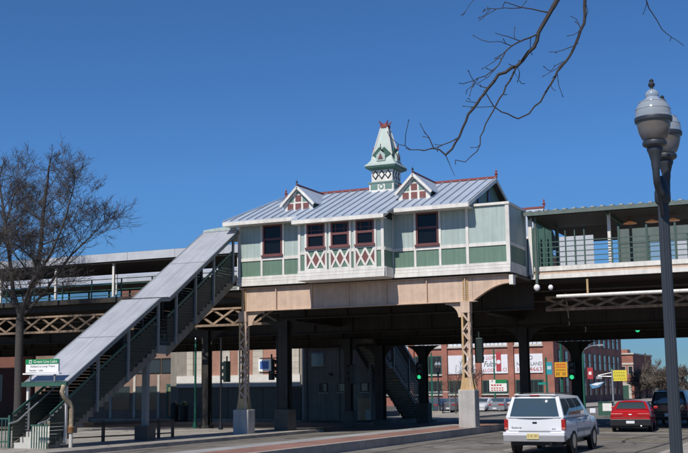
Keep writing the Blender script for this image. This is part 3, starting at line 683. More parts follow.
MB().tube([(-12.0,46.75,9.15),(-12.0,46.75,6.2)], .06, 10).build('downspout', mutg, PR)
for i, (px, py) in enumerate(((630,222.5),(652,221.5),(673,219.5))):
    p = pY(px, py, 49.4); MB().lathe((p.x,49.4,8.90), [(.30,0),(.28,.03),(.16,.07),(.06,.12)], 16).build('canopy_lamp', lampsh, PR)
for dx, s_ in ((0,.14), (.55,.11)):
    MB().lathe((-12.0+dx,46.7+dx*.4,6.02), [(s_*.4,-s_),(s_*.9,-s_*.5),(s_,0),(s_*.9,s_*.5),(s_*.4,s_)], 12).build('globe_light', M('white_globe', (.75,.75,.78), .3), PR)
# far platform seen through: white screens and green panelled shelter
PF = T('platform', 'far platform shelter with green panels, blue glazing and white screens', 'platform', (0, 58, 6.44))
YS = 54.8
BX('platform_floor', conc, PF, -12, 60, 54.6, 61.6, 6.6, 6.95)
xc0 = pY(545, 222, 54.5).x
zc1 = pY(600, 217.5, 54.5).z; zc0 = pY(600, 221.5, 54.5).z
cf = BX('canopy', corr, PF, xc0, 60, 54.55, 61.8, zc1-.02, zc1+.05)
BX('canopy_fascia', M('light_beam', (.62,.63,.64), .5), cf, xc0, 60, 54.48, 54.545, zc0, zc1+.06)
BX('soffit', dsteel, cf, xc0, 60, 54.56, 61.7, zc0-.03, zc0)
whs = M('white_screen', (.50,.53,.58), .45, var=.06)
bls = clearmat('blue_glazing', (.30,.42,.52), .45)
p0, p1 = pY(557,262,YS), pY(595,262,YS); n = 4; zt = pY(575,236,YS).z
for i in range(n):
    a = p0.x+(p1.x-p0.x)*i/n; b = p0.x+(p1.x-p0.x)*(i+1)/n
    BX('screen', whs, PF, a+.03, b-.03, YS, YS+.03, 7.05, zt)
    BX('screen_post', railg, PF, a-.03, a+.03, YS-.06, YS+.06, 6.951, zc0-.035)
X0 = pY(619,240,YS).x; zp = pY(640,243,YS).z; zq = pY(640,228,YS).z
for i in range(16):
    a = X0+i*1.35
    BX('shelter_post', railg, PF, a-.05, a+.05, YS-.08, YS+.08, 6.951, zc0-.035)
    BX('shelter_panel', mutg, PF, a+.055, a+1.295, YS-.03, YS+.03, zp, zq)
    BX('shelter_panel', dgreen, PF, a+.055, a+1.295, YS-.03, YS+.03, 6.96, 7.30)
    BX('shelter_pane', (mutg, bls, whs, bls)[i % 4], PF, a+.055, a+1.295, YS-.01, YS+.01, 7.35, zp-.004)
    BX('shelter_rail', railg, PF, a+.055, a+1.295, YS-.05, YS+.05, 7.302, 7.348)
X1 = pY(537,240,YS).x
BX('back_wall', dgreen, PF, pY(528,240,YS).x, pY(550,240,YS).x, YS+.5, YS+.56, 6.951, zc0-.035)
for i in range(4): BX('screen_post', dgreen, PF, X1+i*.35, X1+.08+i*.35, YS-.1, YS, 6.951, zc0-.035)
# left near platform
PL = T('platform', 'tree screened platform with pale canopy on slim white posts', 'platform', (-50, 51, 6.6))
BX('platform_floor', dsteel, PL, -95, -27.3, 49.6, 52.8, 6.63, 6.9)
cl_ = M('pale_canopy_sheet', (.50,.52,.56), .5, metal=.1, var=.12, scale=1.0)
cc = MB().add([(-95,49.1,9.24),(-26.2,49.1,9.24),(-26.2,52.1,9.45),(-95,52.1,9.45),(-95,53.7,9.25),(-26.2,53.7,9.25)], [(0,1,2,3),(3,2,5,4)]).build('canopy', cl_, PL)
for i in range(23): BX('canopy_fascia', cl_, cc, -95+i*3, -95+i*3+2.985 if i < 22 else -26.2, 49.10, 49.16, 8.80, 9.235)
BX('canopy_soffit', dsteel, cc, -95, -26.2, 49.17, 53.6, 8.70, 8.78)
BX('canopy_fascia', dsteel, cc, -95, -26.2, 53.62, 53.7, 8.66, 9.24)
for i in range(17):
    xx = pY(113,280,49.3).x + (4-i)*3.9
    if xx > -28: continue
    BX('canopy_post', white, PL, xx-.06, xx+.06, 49.3, 49.42, 6.901, 8.699)
p = pY(114,272.5,55.2); q = pY(168,262,55.2)
fr = MB().frame(p.x, q.x, p.z, q.z, 55.1, 55.16, .06).build('sign_frame', white, PL)
BX('sign_panel', M('cream_panel', (.62,.62,.46), .5), fr, p.x+.06, q.x-.06, 55.12, 55.14, p.z+.06, q.z-.06)
for xx in (p.x+.2, q.x-.2): BX('sign_post', white, PL, xx-.04, xx+.04, 55.17, 55.25, 6.62, q.z)
railing(PL, -80, -28, 50.0, 6.9, 2.0, dgreen, 4)
# left far platform
PL2 = T('platform', 'far platform with low pale canopy and green glazed windbreaks', 'platform', (-50, 59, 6.6))
BX('platform_floor', dsteel, PL2, -95, -27.3, 58.0, 61.8, 6.63, 6.9)
c2 = MB().add([(-95,57.6,9.05),(-26.2,57.6,9.05),(-26.2,59.4,9.42),(-95,59.4,9.42),(-95,61.8,9.2),(-26.2,61.8,9.2)], [(0,1,2,3),(3,2,5,4)]).build('canopy', cl_, PL2)
for i in range(23): BX('canopy_fascia', cl_, c2, -95+i*3, -95+i*3+2.985 if i < 22 else -26.2, 57.60, 57.66, 8.66, 9.045)
BX('canopy_soffit', dsteel, c2, -95, -26.2, 57.67, 61.7, 8.56, 8.64)
wbg = clearmat('windbreak_glass', (.35,.48,.58), .22)
for i in range(40):
    a = -94+i*1.65
    BX('windbreak_post', railg, PL2, a-.045, a+.045, 60.4, 60.5, 6.901, 8.559)
    if i % 5 != 2: BX('windbreak_pane', wbg, PL2, a+.05, a+1.6, 60.44, 60.46, 7.45, 8.4)
    BX('windbreak_rail', railg, PL2, a+.046, a+1.604, 60.42, 60.48, 8.405, 8.5); BX('windbreak_rail', railg, PL2, a+.046, a+1.604, 60.42, 60.48, 7.36, 7.44)
# far station house behind
FH = T('station_house', 'second green station house beyond the tracks with red ridge crest', 'station', (-19, 59, 6.5))
BX('wall', core, FH, -25.4, -14.9, 55.6, 61.3, 6.62, 9.45)
fr_ = MB().add([(-25.9,55.2,9.5),(-14.5,55.2,9.5),(-14.5,58.6,11.42),(-25.9,58.6,11.42),(-25.9,62.0,9.5),(-14.5,62.0,9.5)], [(0,1,2,3),(3,2,5,4)]).build('roof', rooft, FH)
MB().bar((-25.9,58.6,11.47),(-14.5,58.6,11.47),.14,.1).build('ridge_cap', redridge, fr_)
MB().lathe((-14.5,58.6,11.5), [(.07,0),(.05,.1),(.1,.16),(.03,.25),(.05,.33),(.005,.45)], 8).build('finial', redridge, fr_)
MB().prism([(-14.95,55.6,9.45),(-14.95,61.3,9.45),(-14.95,58.6,11.2)], (.08,0,0)).build('gable_wall', green, FH)
BX('eave_board', white, FH, -25.9, -14.5, 55.12, 55.19, 9.32, 9.48)

# ================================================================== COVERED STAIRS
def covered_stairs(label, x0, x1, pieces, zg, canopy, mirror=None):
    """pieces: list of flights (ya, za, yb, zb, n) going down; canopy: polyline of (y, z); mirror flips y about a value"""
    my = (lambda y: y) if mirror is None else (lambda y: 2*mirror-y)
    S = T('covered_stairs', label, 'stairs', ((x0+x1)/2, my(pieces[-1][2]), zg))
    stm = M('tread_concrete', (.30,.285,.25), .85, var=.2); sgm = M('stringer_grey', (.19,.18,.15), .7, var=.25, streak=.3)
    dk = M('stair_screen_green', (.016,.030,.026), .6, var=.2)
    postm = M('stair_post_grey', (.20,.22,.225), .5, var=.1)
    def B(nm, mt, a0, a1, b0, b1, c0, c1, par=S): yy = sorted((my(b0), my(b1))); return BX(nm, mt, par, a0, a1, yy[0], yy[1], c0, c1)
    for ya, za, yb, zb, n in pieces:
        run = (yb-ya)/n; rise = (zb-za)/n
        for i in range(n):
            a = ya+run*i; zt = za+rise*(i+1)
            B('tread', stm, x0+.06, x1-.06, a+run, a-.02, zt-.05, zt)
            B('riser', sgm, x0+.06, x1-.06, a-.0, a+.02, zt+.002, zt-rise-.052)
            for xs in (x0, x1-.05):           # saw-tooth stringer ends
                B('stringer_step', sgm, xs, xs+.05, a+run, a-.004, zt-.24, zt-.004)
        for xs in (x0+.006, x1-.044):
            MB().bar((xs+.019, my(ya), za-.34), (xs+.019, my(yb), max(zb-.34, zg+.02)), .038, .26).build('stringer', sgm, S)
    # horizontal boarding on both sides, following the flights
    for xs in (x0-.03, x1+.008):
        for ya, za, yb, zb, n in pieces:
            z = zb+.0
            sl = (za-zb)/(ya-yb); hh = 1.12
            while z < za+hh:
                # nosing line z = za - sl*(ya-y)
                ext = .36 if xs < x0 else .06; yhi = ya-(za-(z+ext))/sl if z+ext < za else ya; ylo = ya-(za-(z+.117-hh))/sl
                ylo = max(ylo, yb); yhi = min(yhi, ya)
                if yhi-ylo > .12: B('screen_board', dk, xs, xs+.022, ylo, yhi, z, z+.117)
                z += .125
            MB().bar((xs+.011, my(ya), za+hh+.06), (xs+.011, my(yb), zb+hh+.06), .05, .09).build('handrail', dgreen, S)
    # canopy: sheet panels, gutter, posts
    cm = M('stair_canopy_sheet', (.42,.43,.46), .5, metal=.1, var=.13, scale=.9, orand=.05, streak=.16, sdir=(9, .5, .5))
    slope_at = lambda y: next((a[1]+(b[1]-a[1])*(y-a[0])/(b[0]-a[0]) for a, b in zip(canopy, canopy[1:]) if min(a[0],b[0])-1e-6 <= y <= max(a[0],b[0])+1e-6), canopy[-1][1])
    for (ya, za), (yb, zb) in zip(canopy, canopy[1:]):
        n = max(1, round(abs(ya-yb)/2.9))
        for i in range(n):
            a, b = ya+(yb-ya)*i/n, ya+(yb-ya)*(i+1)/n; c, d = za+(zb-za)*i/n, za+(zb-za)*(i+1)/n
            for u0_, u1_ in ((x0-.12, (x0+x1)/2-.004), ((x0+x1)/2+.004, x1+.12)):
                MB().prism([(u0_,my(a),c),(u0_,my(b)+(.01 if mirror is None else -.01),d),(u0_,my(b)+(.01 if mirror is None else -.01),d-.05),(u0_,my(a),c-.05)], (u1_-u0_,0,0)).build('canopy_sheet', cm, S)
        for i in range(n+1):
            a, c = ya+(yb-ya)*i/n, za+(zb-za)*i/n
            MB().bar((x0-.115,my(a),c+.012),(x1+.115,my(a),c+.012),.05,.02).build('canopy_seam', cm, S)
        for xs in (x0-.15, x1+.15):
            MB().bar((xs,my(ya),za-.08),(xs,my(yb),zb-.08),.06,.16).build('canopy_edge', postm, S)
    def nose(y):
        for ya, za, yb, zb, n in pieces:
            if yb-1e-6 <= y <= ya+1e-6: return za+(zb-za)*(ya-y)/(ya-yb)
        return next((za for ya, za, yb, zb, n in pieces if y > ya), zg) if y < pieces[0][0] else pieces[0][1]
    return S, B, nose, slope_at, postm, my
pieces = [(44.0, 6.98, 38.6, 3.65, 19), (37.85, 3.65, 31.35, -.15, 21)]
can = [(44.25, 9.15), (38.55, 5.62), (37.9, 5.56), (32.1, 2.18)]
S, B, nose, sat, postm, my = covered_stairs('long grey roofed stairway climbing from sidewalk to the station house', -27.1, -25.5, pieces, -.15, can)
B('landing', conc, -27.04, -25.56, 37.83, 38.58, 3.55, 3.65)
B('landing_edge', postm, -25.55, -25.5, 37.86, 38.6, 3.3, 3.64)
B('top_floor', conc, -27.05, -25.5, 44.0, 46.6, 6.8, 6.98)
for y in (43.9, 42.2, 40.7, 39.2, 37.88, 35.85, 33.95, 32.15):
    for xs in (-25.44, -27.14):
        zb = max(nose(y)-.3, -.15)
        B('post', postm if y > 33 else white, xs-.045, xs+.045, y-.05, y+.05, zb, sat(min(y,44.2))-.06)
    B('cross_beam', postm, -27.09, -25.49, y-.04, y+.04, sat(min(y,44.2))-.18, sat(min(y,44.2))-.07)
B('portal_beam', dgreen, -27.3, -25.3, 31.95, 32.07, 2.0, 2.16)
MB().box(-27.3,-25.5,YF-.02,46.5,8.95,9.12).build('top_wall', sage, S); BX('top_wall', white, S, -27.3, -25.5, YF-.05, YF-.022, 9.13, 9.2)
MB().add([(-27.32,YF-.06,9.2),(-25.45,YF-.06,9.2),(-25.45,46.5,9.55),(-27.32,46.5,9.35)], [(0,1,2,3)]).build('top_roof', cl_, S)
MB().prism([(-27.3,YF-.021,9.205),(-25.5,YF-.021,9.205),(-25.5,YF-.021,9.43),(-27.3,YF-.021,9.28)], (0,.03,0)).build('top_wall', sage, S)
# bottom concrete steps, cheek walls, handrails
stepc = M('step_concrete', (.50,.49,.45), .85, var=.12)
for i in range(4): B('bottom_step', stepc, -27.02, -25.58, 31.35+.31*i-.02, 31.35+.31*(i+1), -.15+.181*i, .031+.181*i+.012)
for xs in (-26.95, -25.65):
    MB().tube([(xs,30.95,.72),(xs,31.4,.80),(xs,33.6,2.1)], .03, 8).build('handrail', M('galvanised', (.45,.47,.48), .4, metal=.6), S)
for i in range(7):
    xx = -26.15+i*.11; B('gate_bar', dgreen, xx-.015, xx+.015, 31.2, 31.23, -.14, .62)
B('gate_rail', dgreen, -26.2, -25.44, 31.19, 31.24, .62, .68)
# support pier below the stairs
pb = pz(145, 440.5, -.15)
BX('support_block', M('dark_concrete', (.10,.09,.075), .9, var=.25), S, pb.x-.3, pb.x+.3, pb.y-.3, pb.y+.3, -.2, .42)
BX('support_post', postm, S, pb.x-.11, pb.x+.11, pb.y-.11, pb.y+.11, .421, nose(pb.y)-.42)
MB().bar((-27.0,pb.y,nose(pb.y)-.47),(-25.55,pb.y,nose(pb.y)-.47),.16,.1).build('support_beam', postm, S)
# downspout at the bottom of the canopy
rust = M('rusty_pipe', (.46,.36,.24), .75, var=.45, scale=6, streak=.4)
MB().tube([(-25.40,31.95,2.02),(-25.40,31.85,1.80),(-25.38,31.95,1.62),(-25.33,32.2,1.42),(-25.31,32.3,1.25),(-25.31,32.3,.35)], .085, 10).build('downspout', rust, S)
MB().tube([(-25.31,32.3,.349),(-25.31,32.3,-.15)], .07, 10).build('downspout', stepc, S)
MB().lathe((-25.31,32.3,.36), [(.11,0),(.11,.12),(.12,.14),(.12,.2),(.1,.22)], 12).build('pipe_collar', M('rust', (.24,.12,.05), .85, var=.3), S)
# sign on the canopy front
sg = T('station_sign', 'green and white railway station sign above the stair entrance', 'sign', (-26.35, 31.95, 2.42))
grn = M('sign_green', (.01,.22,.07), .4, var=.04); wht = M('sign_white', (.80,.80,.78), .4, var=.04); ink = M('sign_ink', (.03,.03,.035), .5)
BX('sign_board', wht, sg, -27.08, -25.62, 31.90, 31.98, 2.50, 2.965)
BX('sign_header', grn, sg, -27.09, -25.61, 31.888, 31.899, 2.80, 2.97)
BX('sign_shelf', wht, sg, -27.18, -25.55, 31.86, 32.0, 2.43, 2.48)
for xx in (-26.9, -25.8): BX('sign_leg', postm, sg, xx-.03, xx+.03, 31.92, 31.97, 2.17, 2.43)
lg = MB().frame(-26.92, -26.80, 2.825, 2.945, 31.882, 31.887, .02).build('logo', wht, sg)
text('Green Line Lake', wht, sg, (-26.20, 31.882, 2.882), .15, width=1.05)
text('Ashland to Loop Trains', ink, sg, (-26.32, 31.894, 2.715), .105, width=1.1); text('Harlem - Lake', ink, sg, (-26.60, 31.894, 2.57), .105, width=.6)
# far stairs on the other side
pf = [(58.4, 6.9, 53.0, 3.4, 19), (52.5, 3.4, 46.8, -.12, 20)]
S2, B2, n2, s2, _, my2 = covered_stairs('dark stairway on the far side of the viaduct, seen below the girders', -27.1, -25.6, pf, -.15, [(58.3, 9.0), (53.0, 5.5), (52.5, 5.4), (46.9, 2.2)], mirror=58.2)
for y in (57, 54.5, 52.6, 50, 48.2):
    for xs in (-25.55, -27.15): B2('post', postm, xs-.045, xs+.045, y-.05, y+.05, max(n2(y)-.3,-.15), s2(y)-.06)
B2('landing', conc, -27.04, -25.66, 52.48, 53.0, 3.3, 3.4)
B2('landing_edge', postm, -25.66, -25.61, 52.5, 53.0, 3.05, 3.39)
# street-side barrier rail
BR = T('barrier_rail', 'low rusty barrier rail with posts along the kerb below the stairs', 'barrier', (-25, 37.5, -.15))
brm = M('barrier_brown', (.085,.065,.045), .8, var=.3)
bp = [pz(px, py, -.15) for px, py in ((58,444),(103,441.5),(158.5,438.5),(172.5,437.5))]
for p in bp: BX('post', brm, BR, p.x-.05, p.x+.05, p.y-.05, p.y+.05, -.15, .62)
for a, b in zip(bp, bp[1:]):
    d = (b-a).normalized()*.06
    MB().bar(a+d+Vector((0,0,.70)), b-d+Vector((0,0,.70)), .08, .12).build('rail', brm, BR)
    MB().bar(a+d+Vector((0,0,.2)), b-d+Vector((0,0,.2)), .05, .05).build('rail', brm, BR)
# iron fence with bars left of the entrance
FE = T('iron_fence', 'dark green iron bar fence left of the stair entrance', 'fence', (-28.4, 31.3, -.15))
for i in range(14):
    xx = -29.6+i*.17; BX('bar', dgreen, FE, xx-.012, xx+.012, 31.29, 31.315, -.14, .88)
for zz in (.05, .86): BX('rail', dgreen, FE, -29.7, -27.2, 31.28, 31.325, zz, zz+.05)
for xx in (-29.7, -28.45, -27.22): BX('post', dgreen, FE, xx-.04, xx+.04, 31.26, 31.34, -.15, 1.0)

# ================================================================== BUILDINGS BEHIND
redb = brickmat('loft_brick', (.38,.13,.085), (.33,.11,.075), (.30,.20,.16), .24, .08)
redb2 = brickmat('dark_loft_brick', (.20,.07,.05), (.17,.06,.045), (.15,.10,.08), .24, .08)
pinkb = brickmat('pink_brick', (.29,.185,.145), (.25,.155,.125), (.27,.22,.185), .24, .08)
panb = brickmat('panel_brick', (.42,.20,.145), (.36,.17,.125), (.34,.25,.2), .24, .08)
lime = M('limestone', (.56,.52,.46), .8, var=.10, scale=2, streak=.12)
bglass = glassmat('building_glass', (.03,.035,.04), .05, .8)
skyglass = glassmat('loft_glass', (.16,.19,.23), .08, .9)
# corner block: limestone quoins, brick panels, pale band, shaded base
YC = 68.0
CB = T('corner_building', 'limestone and red brick corner building with blocky piers behind the girders', 'building', (-40, 75, -.15))
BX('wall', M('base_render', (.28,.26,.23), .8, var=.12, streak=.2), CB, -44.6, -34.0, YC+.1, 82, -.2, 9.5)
BX('stone_band', M('white_band', (.68,.66,.63), .7), CB, -44.0, -34.1, YC-.06, YC+.098, 2.05, 2.86)
def cbx(px): return pY(px, 365, YC).x
piers = [(187,193),(196.5,208),(220,230),(238,246),(253,263),(284,299)]
for a, b in piers:
    xa, xb = cbx(a), cbx(b); z = 2.865
    for i in range(14):
        BX('quoin_block', lime, CB, xa, xb, YC-.02, YC+.098, z, z+.40); z += .412
pan = [(208,220),(230,238),(246,253),(263,284)]
for a, b in pan: BX('brick_panel', panb, CB, cbx(a)+.006, cbx(b)-.006, YC+.03, YC+.098, 2.865, 8.6)
BX('cornice', lime, CB, -44.4, -33.9, YC-.2, YC+.098, 8.65, 9.2)
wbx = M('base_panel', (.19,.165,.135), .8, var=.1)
for i in range(7):
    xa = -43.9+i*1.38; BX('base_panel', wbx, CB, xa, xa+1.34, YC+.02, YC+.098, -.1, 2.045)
# grey house with small windows
YG = 65.7
GL = pY(303, 400, YG).x; GR = pY(371.5, 400, YG).x
GH = T('painted_building', 'shaded grey low building with small square windows by the corner', 'building', (-31, 72, -.15))
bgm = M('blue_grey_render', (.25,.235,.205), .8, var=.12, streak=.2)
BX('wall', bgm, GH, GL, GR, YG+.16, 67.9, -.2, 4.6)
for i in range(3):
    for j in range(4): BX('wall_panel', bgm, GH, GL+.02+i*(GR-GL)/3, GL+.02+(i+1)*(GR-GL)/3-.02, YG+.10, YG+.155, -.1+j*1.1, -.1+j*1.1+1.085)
for px in (323, 341, 364):
    a, b = pY(px-4, 388, YG).x, pY(px+4, 388, YG).x
    wn = MB().frame(a, b, 1.62, 2.22, YG+.04, YG+.099, .06).build('window', black, GH); BX('pane', bglass, wn, a+.06, b-.06, YG+.07, YG+.08, 1.68, 2.16)
    BX('sill', lime, wn, a-.05, b+.05, YG+.0, YG+.038, 1.55, 1.61)
BX('upper_window', skyglass, GH, pY(311,355,YG).x, pY(323,355,YG).x, YG+.05, YG+.099, 3.3, 4.3)
BX('roof', roofd, GH, GL-.1, GR+.1, YG+.0, 68.0, 4.61, 4.75)
BX('doorway', black, GH, pY(291,400,YG).x, pY(301,400,YG).x, YG+.01, YG+.09, -.15, 1.9)
PW = T('plywood_hoarding', 'tan plywood sheet leaning by the grey building', 'hoarding', (-29.6, 65.4, -.15))
a, b = pY(358.5, 400, 65.4).x, pY(370, 400, 65.4).x
ply = M('plywood', (.46,.30,.17), .75, var=.12, streak=.1)
BX('sheet', ply, PW, a, a+(b-a)*.62, 65.4, 65.44, -.15, 1.2); BX('sheet', lime, PW, a+(b-a)*.63, b, 65.36, 65.4, -.15, .5); BX('sheet', ply, PW, a+(b-a)*.63, b, 65.4, 65.44, .505, 1.2)
for xx in (a-.05, b): BX('post', lime, PW, xx, xx+.05, 65.42, 65.48, -.15, 1.3)
MB().tube([(GL+.25,YG+.03,-.15),(GL+.25,YG+.03,4.5)], .05, 8).build('downpipe', M('pipe_grey', (.16,.16,.15), .6), GH)
BX('wall_light', black, GH, GL+1.9, GL+2.1, YG-.12, YG+.095, 2.7, 2.85)
BX('conduit', black, GH, GL+2.6, GL+2.64, YG+.06, YG+.098, -.1, 4.5)
# pink brick building behind the stairs
YK = 68.5
PB = T('brick_building', 'pinkish brick building with dark window band and green framed shopfront', 'building', (-52, 77, -.15))
BX('wall', pinkb, PB, -57.2, -44.65, YK, 85, -.2, 8.2)
BX('parapet', lime, PB, -57.3, -44.6, YK-.1, YK+.3, 8.21, 8.5)
def kx(px): return pY(px, 380, YK).x
for i in range(5):
    a = kx(187)-.02-(i+1)*1.08; wn = MB().frame(a, a+1.02, 3.1, 4.2, YK-.04, YK-.002, .05).build('window', black, PB); BX('pane', bglass, wn, a+.05, a+.97, YK-.03, YK-.015, 3.15, 4.15)
for i in range(5):
    a = kx(187)-.6-(i)*2.2; wn = MB().frame(a-1.2, a, 5.4, 7.2, YK-.04, YK-.002, .07).build('window', lime, PB); BX('pane', bglass, wn, a-1.13, a-.07, YK-.03, YK-.015, 5.47, 7.13); BX('sill', lime, wn, a-1.3, a+.1, YK-.1, YK-.042, 5.3, 5.4)
sf = MB().frame(kx(167), kx(187), -.1, 2.35, YK-.08, YK-.002, .16).build('shopfront', dgreen, PB)
BX('pane', bglass, sf, kx(167)+.16, kx(187)-.16, YK-.05, YK-.03, .06, 2.19)
BX('transom_panel', M('olive_panel', (.16,.21,.10), .6), sf, kx(167)+.16, kx(187)-.16, YK-.07, YK-.052, 1.6, 2.1)
for i in range(4):
    xa = kx(160)-i*2.1; BX('stone_pilaster', lime, PB, xa-.2, xa, YK-.06, YK-.002, -.1, 3.0)
BX('shop_window', bglass, PB, kx(135), kx(158), YK-.03, YK-.002, .5, 2.2); BX('shop_window', bglass, PB, kx(105), kx(130), YK-.03, YK-.002, .5, 2.2)
# low dark brick building at far left
LB = T('brick_building', 'dark brown brick building glimpsed behind the bare tree', 'building', (-72, 70, -.15))
BX('wall', redb2, LB, -85, -57.4, 66.7, 84, -.2, 7.0)
for i in range(11):
    a = -84+i*2.4; wn = MB().frame(a, a+1.2, 1.2, 3.2, 66.63, 66.698, .07).build('window', lime, LB); BX('pane', bglass, wn, a+.07, a+1.13, 66.65, 66.67, 1.27, 3.13)
# two bins in front of the shopfront
binm = M('bin_dark', (.018,.022,.02), .5)
for i, px in enumerate((174.5, 184)):
    p = pY(px, 418, 66.2); 
    bn = T('waste_bin', ('tall dark waste bin before the green shopfront' if i == 0 else 'tall dark waste bin with olive lid beside green signal pole'), 'bin', (p.x, 66.2, -.28))
    MB().lathe((p.x,66.2,-.28), [(.24,0),(.27,.1),(.29,1.0),(.31,1.02),(.31,1.08)], 14).build('body', binm, bn)
    MB().lathe((p.x,66.2,.802), [(.30,0),(.27,.12),(.18,.25),(.05,.32)], 14).build('lid', binm if i == 0 else M('olive_lid', (.06,.065,.02), .5), bn)
# loft building
YL = 132.0; XL = -32.2
LF = T('loft_building', 'large red brick loft building with white banners in its window bays', 'building', (-50, 150, -.3))
BX('wall', redb, LF, -95, XL, YL, 176, -.34, 17.5)
BX('parapet', lime, LF, -95.2, XL+.2, YL-.2, 176.2, 17.51, 17.9)
def lx(px): return pY(px, 365, YL).x
bays = [(382,409),(415,442),(448.5,475.5),(482,508),(515,543)]
bays = [(lx(a), lx(b)) for a, b in bays]
for k in range(1, 9): bays.insert(0, (bays[0][0]-4.3, bays[0][1]-4.3))
banner = M('white_banner', (.74,.74,.76), .6, var=.05)
for bi, (a, b) in enumerate(bays):
    for fl, (z0, z1) in enumerate(((1.1,2.75),(3.55,5.85),(6.9,9.2),(10.2,12.5),(13.5,15.8))):
        if fl == 1 and bi >= len(bays)-3:
            bn = BX('banner', banner, LF, a, b, YL-.12, YL-.08, z0, z1); continue
        wn = MB().frame(a, b, z0, z1, YL-.08, YL-.003, .12).build('window', lime if fl == 2 else dgreen, LF)
        BX('pane', bglass if fl != 2 else M('blind_white', (.66,.68,.72), .5), wn, a+.12, b-.12, YL-.04, YL-.02, z0+.12, z1-.12)
        nb = 6
        for j in range(1, nb): BX('glazing_bar', dgreen, wn, a+.12+(b-a-.24)*j/nb-.03, a+.12+(b-a-.24)*j/nb+.03, YL-.07, YL-.042, z0+.12, z1-.12)
        BX('sill', lime, wn, a-.1, b+.1, YL-.2, YL-.09, z0-.16, z0-.01)
for k in range(16):
    xa = (bays[k][1]+bays[k+1][0])/2 if k < len(bays)-1 else None
    if xa: BX('brick_pier', redb, LF, xa-.35, xa+.35, YL-.3, YL-.003, -.34, 17.5)
bred = M('banner_red', (.42,.05,.06), .5); bink = M('banner_ink', (.05,.05,.06), .5)
a, b = bays[-2]; c = (a+b)/2
text('LOFTS', bred, LF, (c-.35,YL-.135,5.42), .62, width=1.5, shear=.25); text('Fulton', bink, LF, (c-.45,YL-.135,4.68), .95, width=1.9, shear=.3)
text('LLOSE', bred, LF, (c-.75,YL-.135,3.92), .6, width=1.45); text('CI', bred, LF, (c+1.25,YL-.135,3.98), .6, width=.45)
BX('banner_strip', bred, LF, c+.22, c+.82, YL-.19, YL-.15, 3.85, 6.1)
MB().add([(c+.52+.26*math.cos(t*math.pi/8),YL-.195,4.95+.26*math.sin(t*math.pi/8)) for t in range(16)], [tuple(range(16))]).build('banner_disc', banner, LF)
a, b = bays[-1]; c = (a+b)/2
text('O', bink, LF, (c+.25,YL-.135,5.35), .75); text('N', bink, LF, (a+.45,YL-.135,4.62), .6); text('LAND', bink, LF, (c+.95,YL-.135,4.62), .62, width=1.35)
text('-4663', bred, LF, (c+.75,YL-.135,3.97), .72, width=1.75); text('3', bred, LF, (a+.35,YL-.135,3.97), .6)
a, b = bays[-3]; c = (a+b)/2

# east face: tall windows in rows, dark frames
for i in range(12):
    y0 = YL+2.2+i*3.4
    for z0, z1 in ((.6,3.0),(4.0,6.3),(7.3,9.6),(10.6,12.9),(13.9,16.2)):
        wn = MB().box(XL+.003,XL+.08,y0,y0+1.5,z0,z1).build('window', black, LF); BX('pane', skyglass, wn, XL+.082, XL+.09, y0+.12, y0+1.38, z0+.1, z1-.1)
        BX('glazing_bar', black, wn, XL+.091, XL+.11, y0+.12, y0+1.38, (z0+z1)/2-.05, (z0+z1)/2+.05)
# more brick and houses beyond
FB = T('far_brick_building', 'small far red brick building with pale bands beyond the lofts', 'building', (-33, 205, -.3))
YM = 200.0
a, b = pY(612.5,380,YM).x, pY(634,380,YM).x
BX('wall', redb, FB, a-14, b, YM, YM+20, -.34, 7.4)
BX('band', lime, FB, a-14.1, b+.05, YM-.1, YM-.003, 5.6, 5.95); BX('parapet', lime, FB, a-14.2, b+.2, YM-.2, YM+20.2, 7.41, 7.65)
BX('stair_tower', redb, FB, a+.5, a+2.3, YM+3, YM+6, 7.66, 8.4)
for i in range(3): 
    wn = MB().frame(a+.3+i*1.25, a+1.2+i*1.25, 3.9, 5.4, YM-.1, YM-.003, .1).build('window', lime, FB); BX('pane', bglass, wn, a+.4+i*1.25, a+1.1+i*1.25, YM-.06, YM-.03, 4.0, 5.3)
BX('entrance', lime, FB, a+1.3, a+3.3, YM-.25, YM-.003, -.3, 2.6); BX('door', dgreen, FB, a+1.8, a+2.8, YM-.28, YM-.252, -.3, 2.0)
for k, (x0, x1, y, h, mt, lab) in enumerate(((-26, -14, 330, 8, redb2, 'distant brown brick block beside bare trees'), (-12, 6, 360, 6.5, pinkb, 'distant pale brick block at street end'), (10, 40, 150, 8, redb2, 'brown brick row building off the right kerb'))):
    fbk = T('far_building', lab, 'building', ((x0+x1)/2, y, -.3))
    BX('wall', mt, fbk, x0, x1, y, y+14, -.34, h); BX('parapet', lime, fbk, x0-.1, x1+.1, y-.1, y+14.1, h+.01, h+.3)
    for i in range(int((x1-x0)/2.4)):
        for z0 in (.9, 4.0): 
            wn = MB().frame(x0+.6+i*2.4, x0+1.8+i*2.4, z0, z0+1.9, y-.06, y-.003, .08).build('window', lime, fbk); BX('pane', bglass, wn, x0+.68+i*2.4, x0+1.72+i*2.4, y-.04, y-.02, z0+.08, z0+1.82)

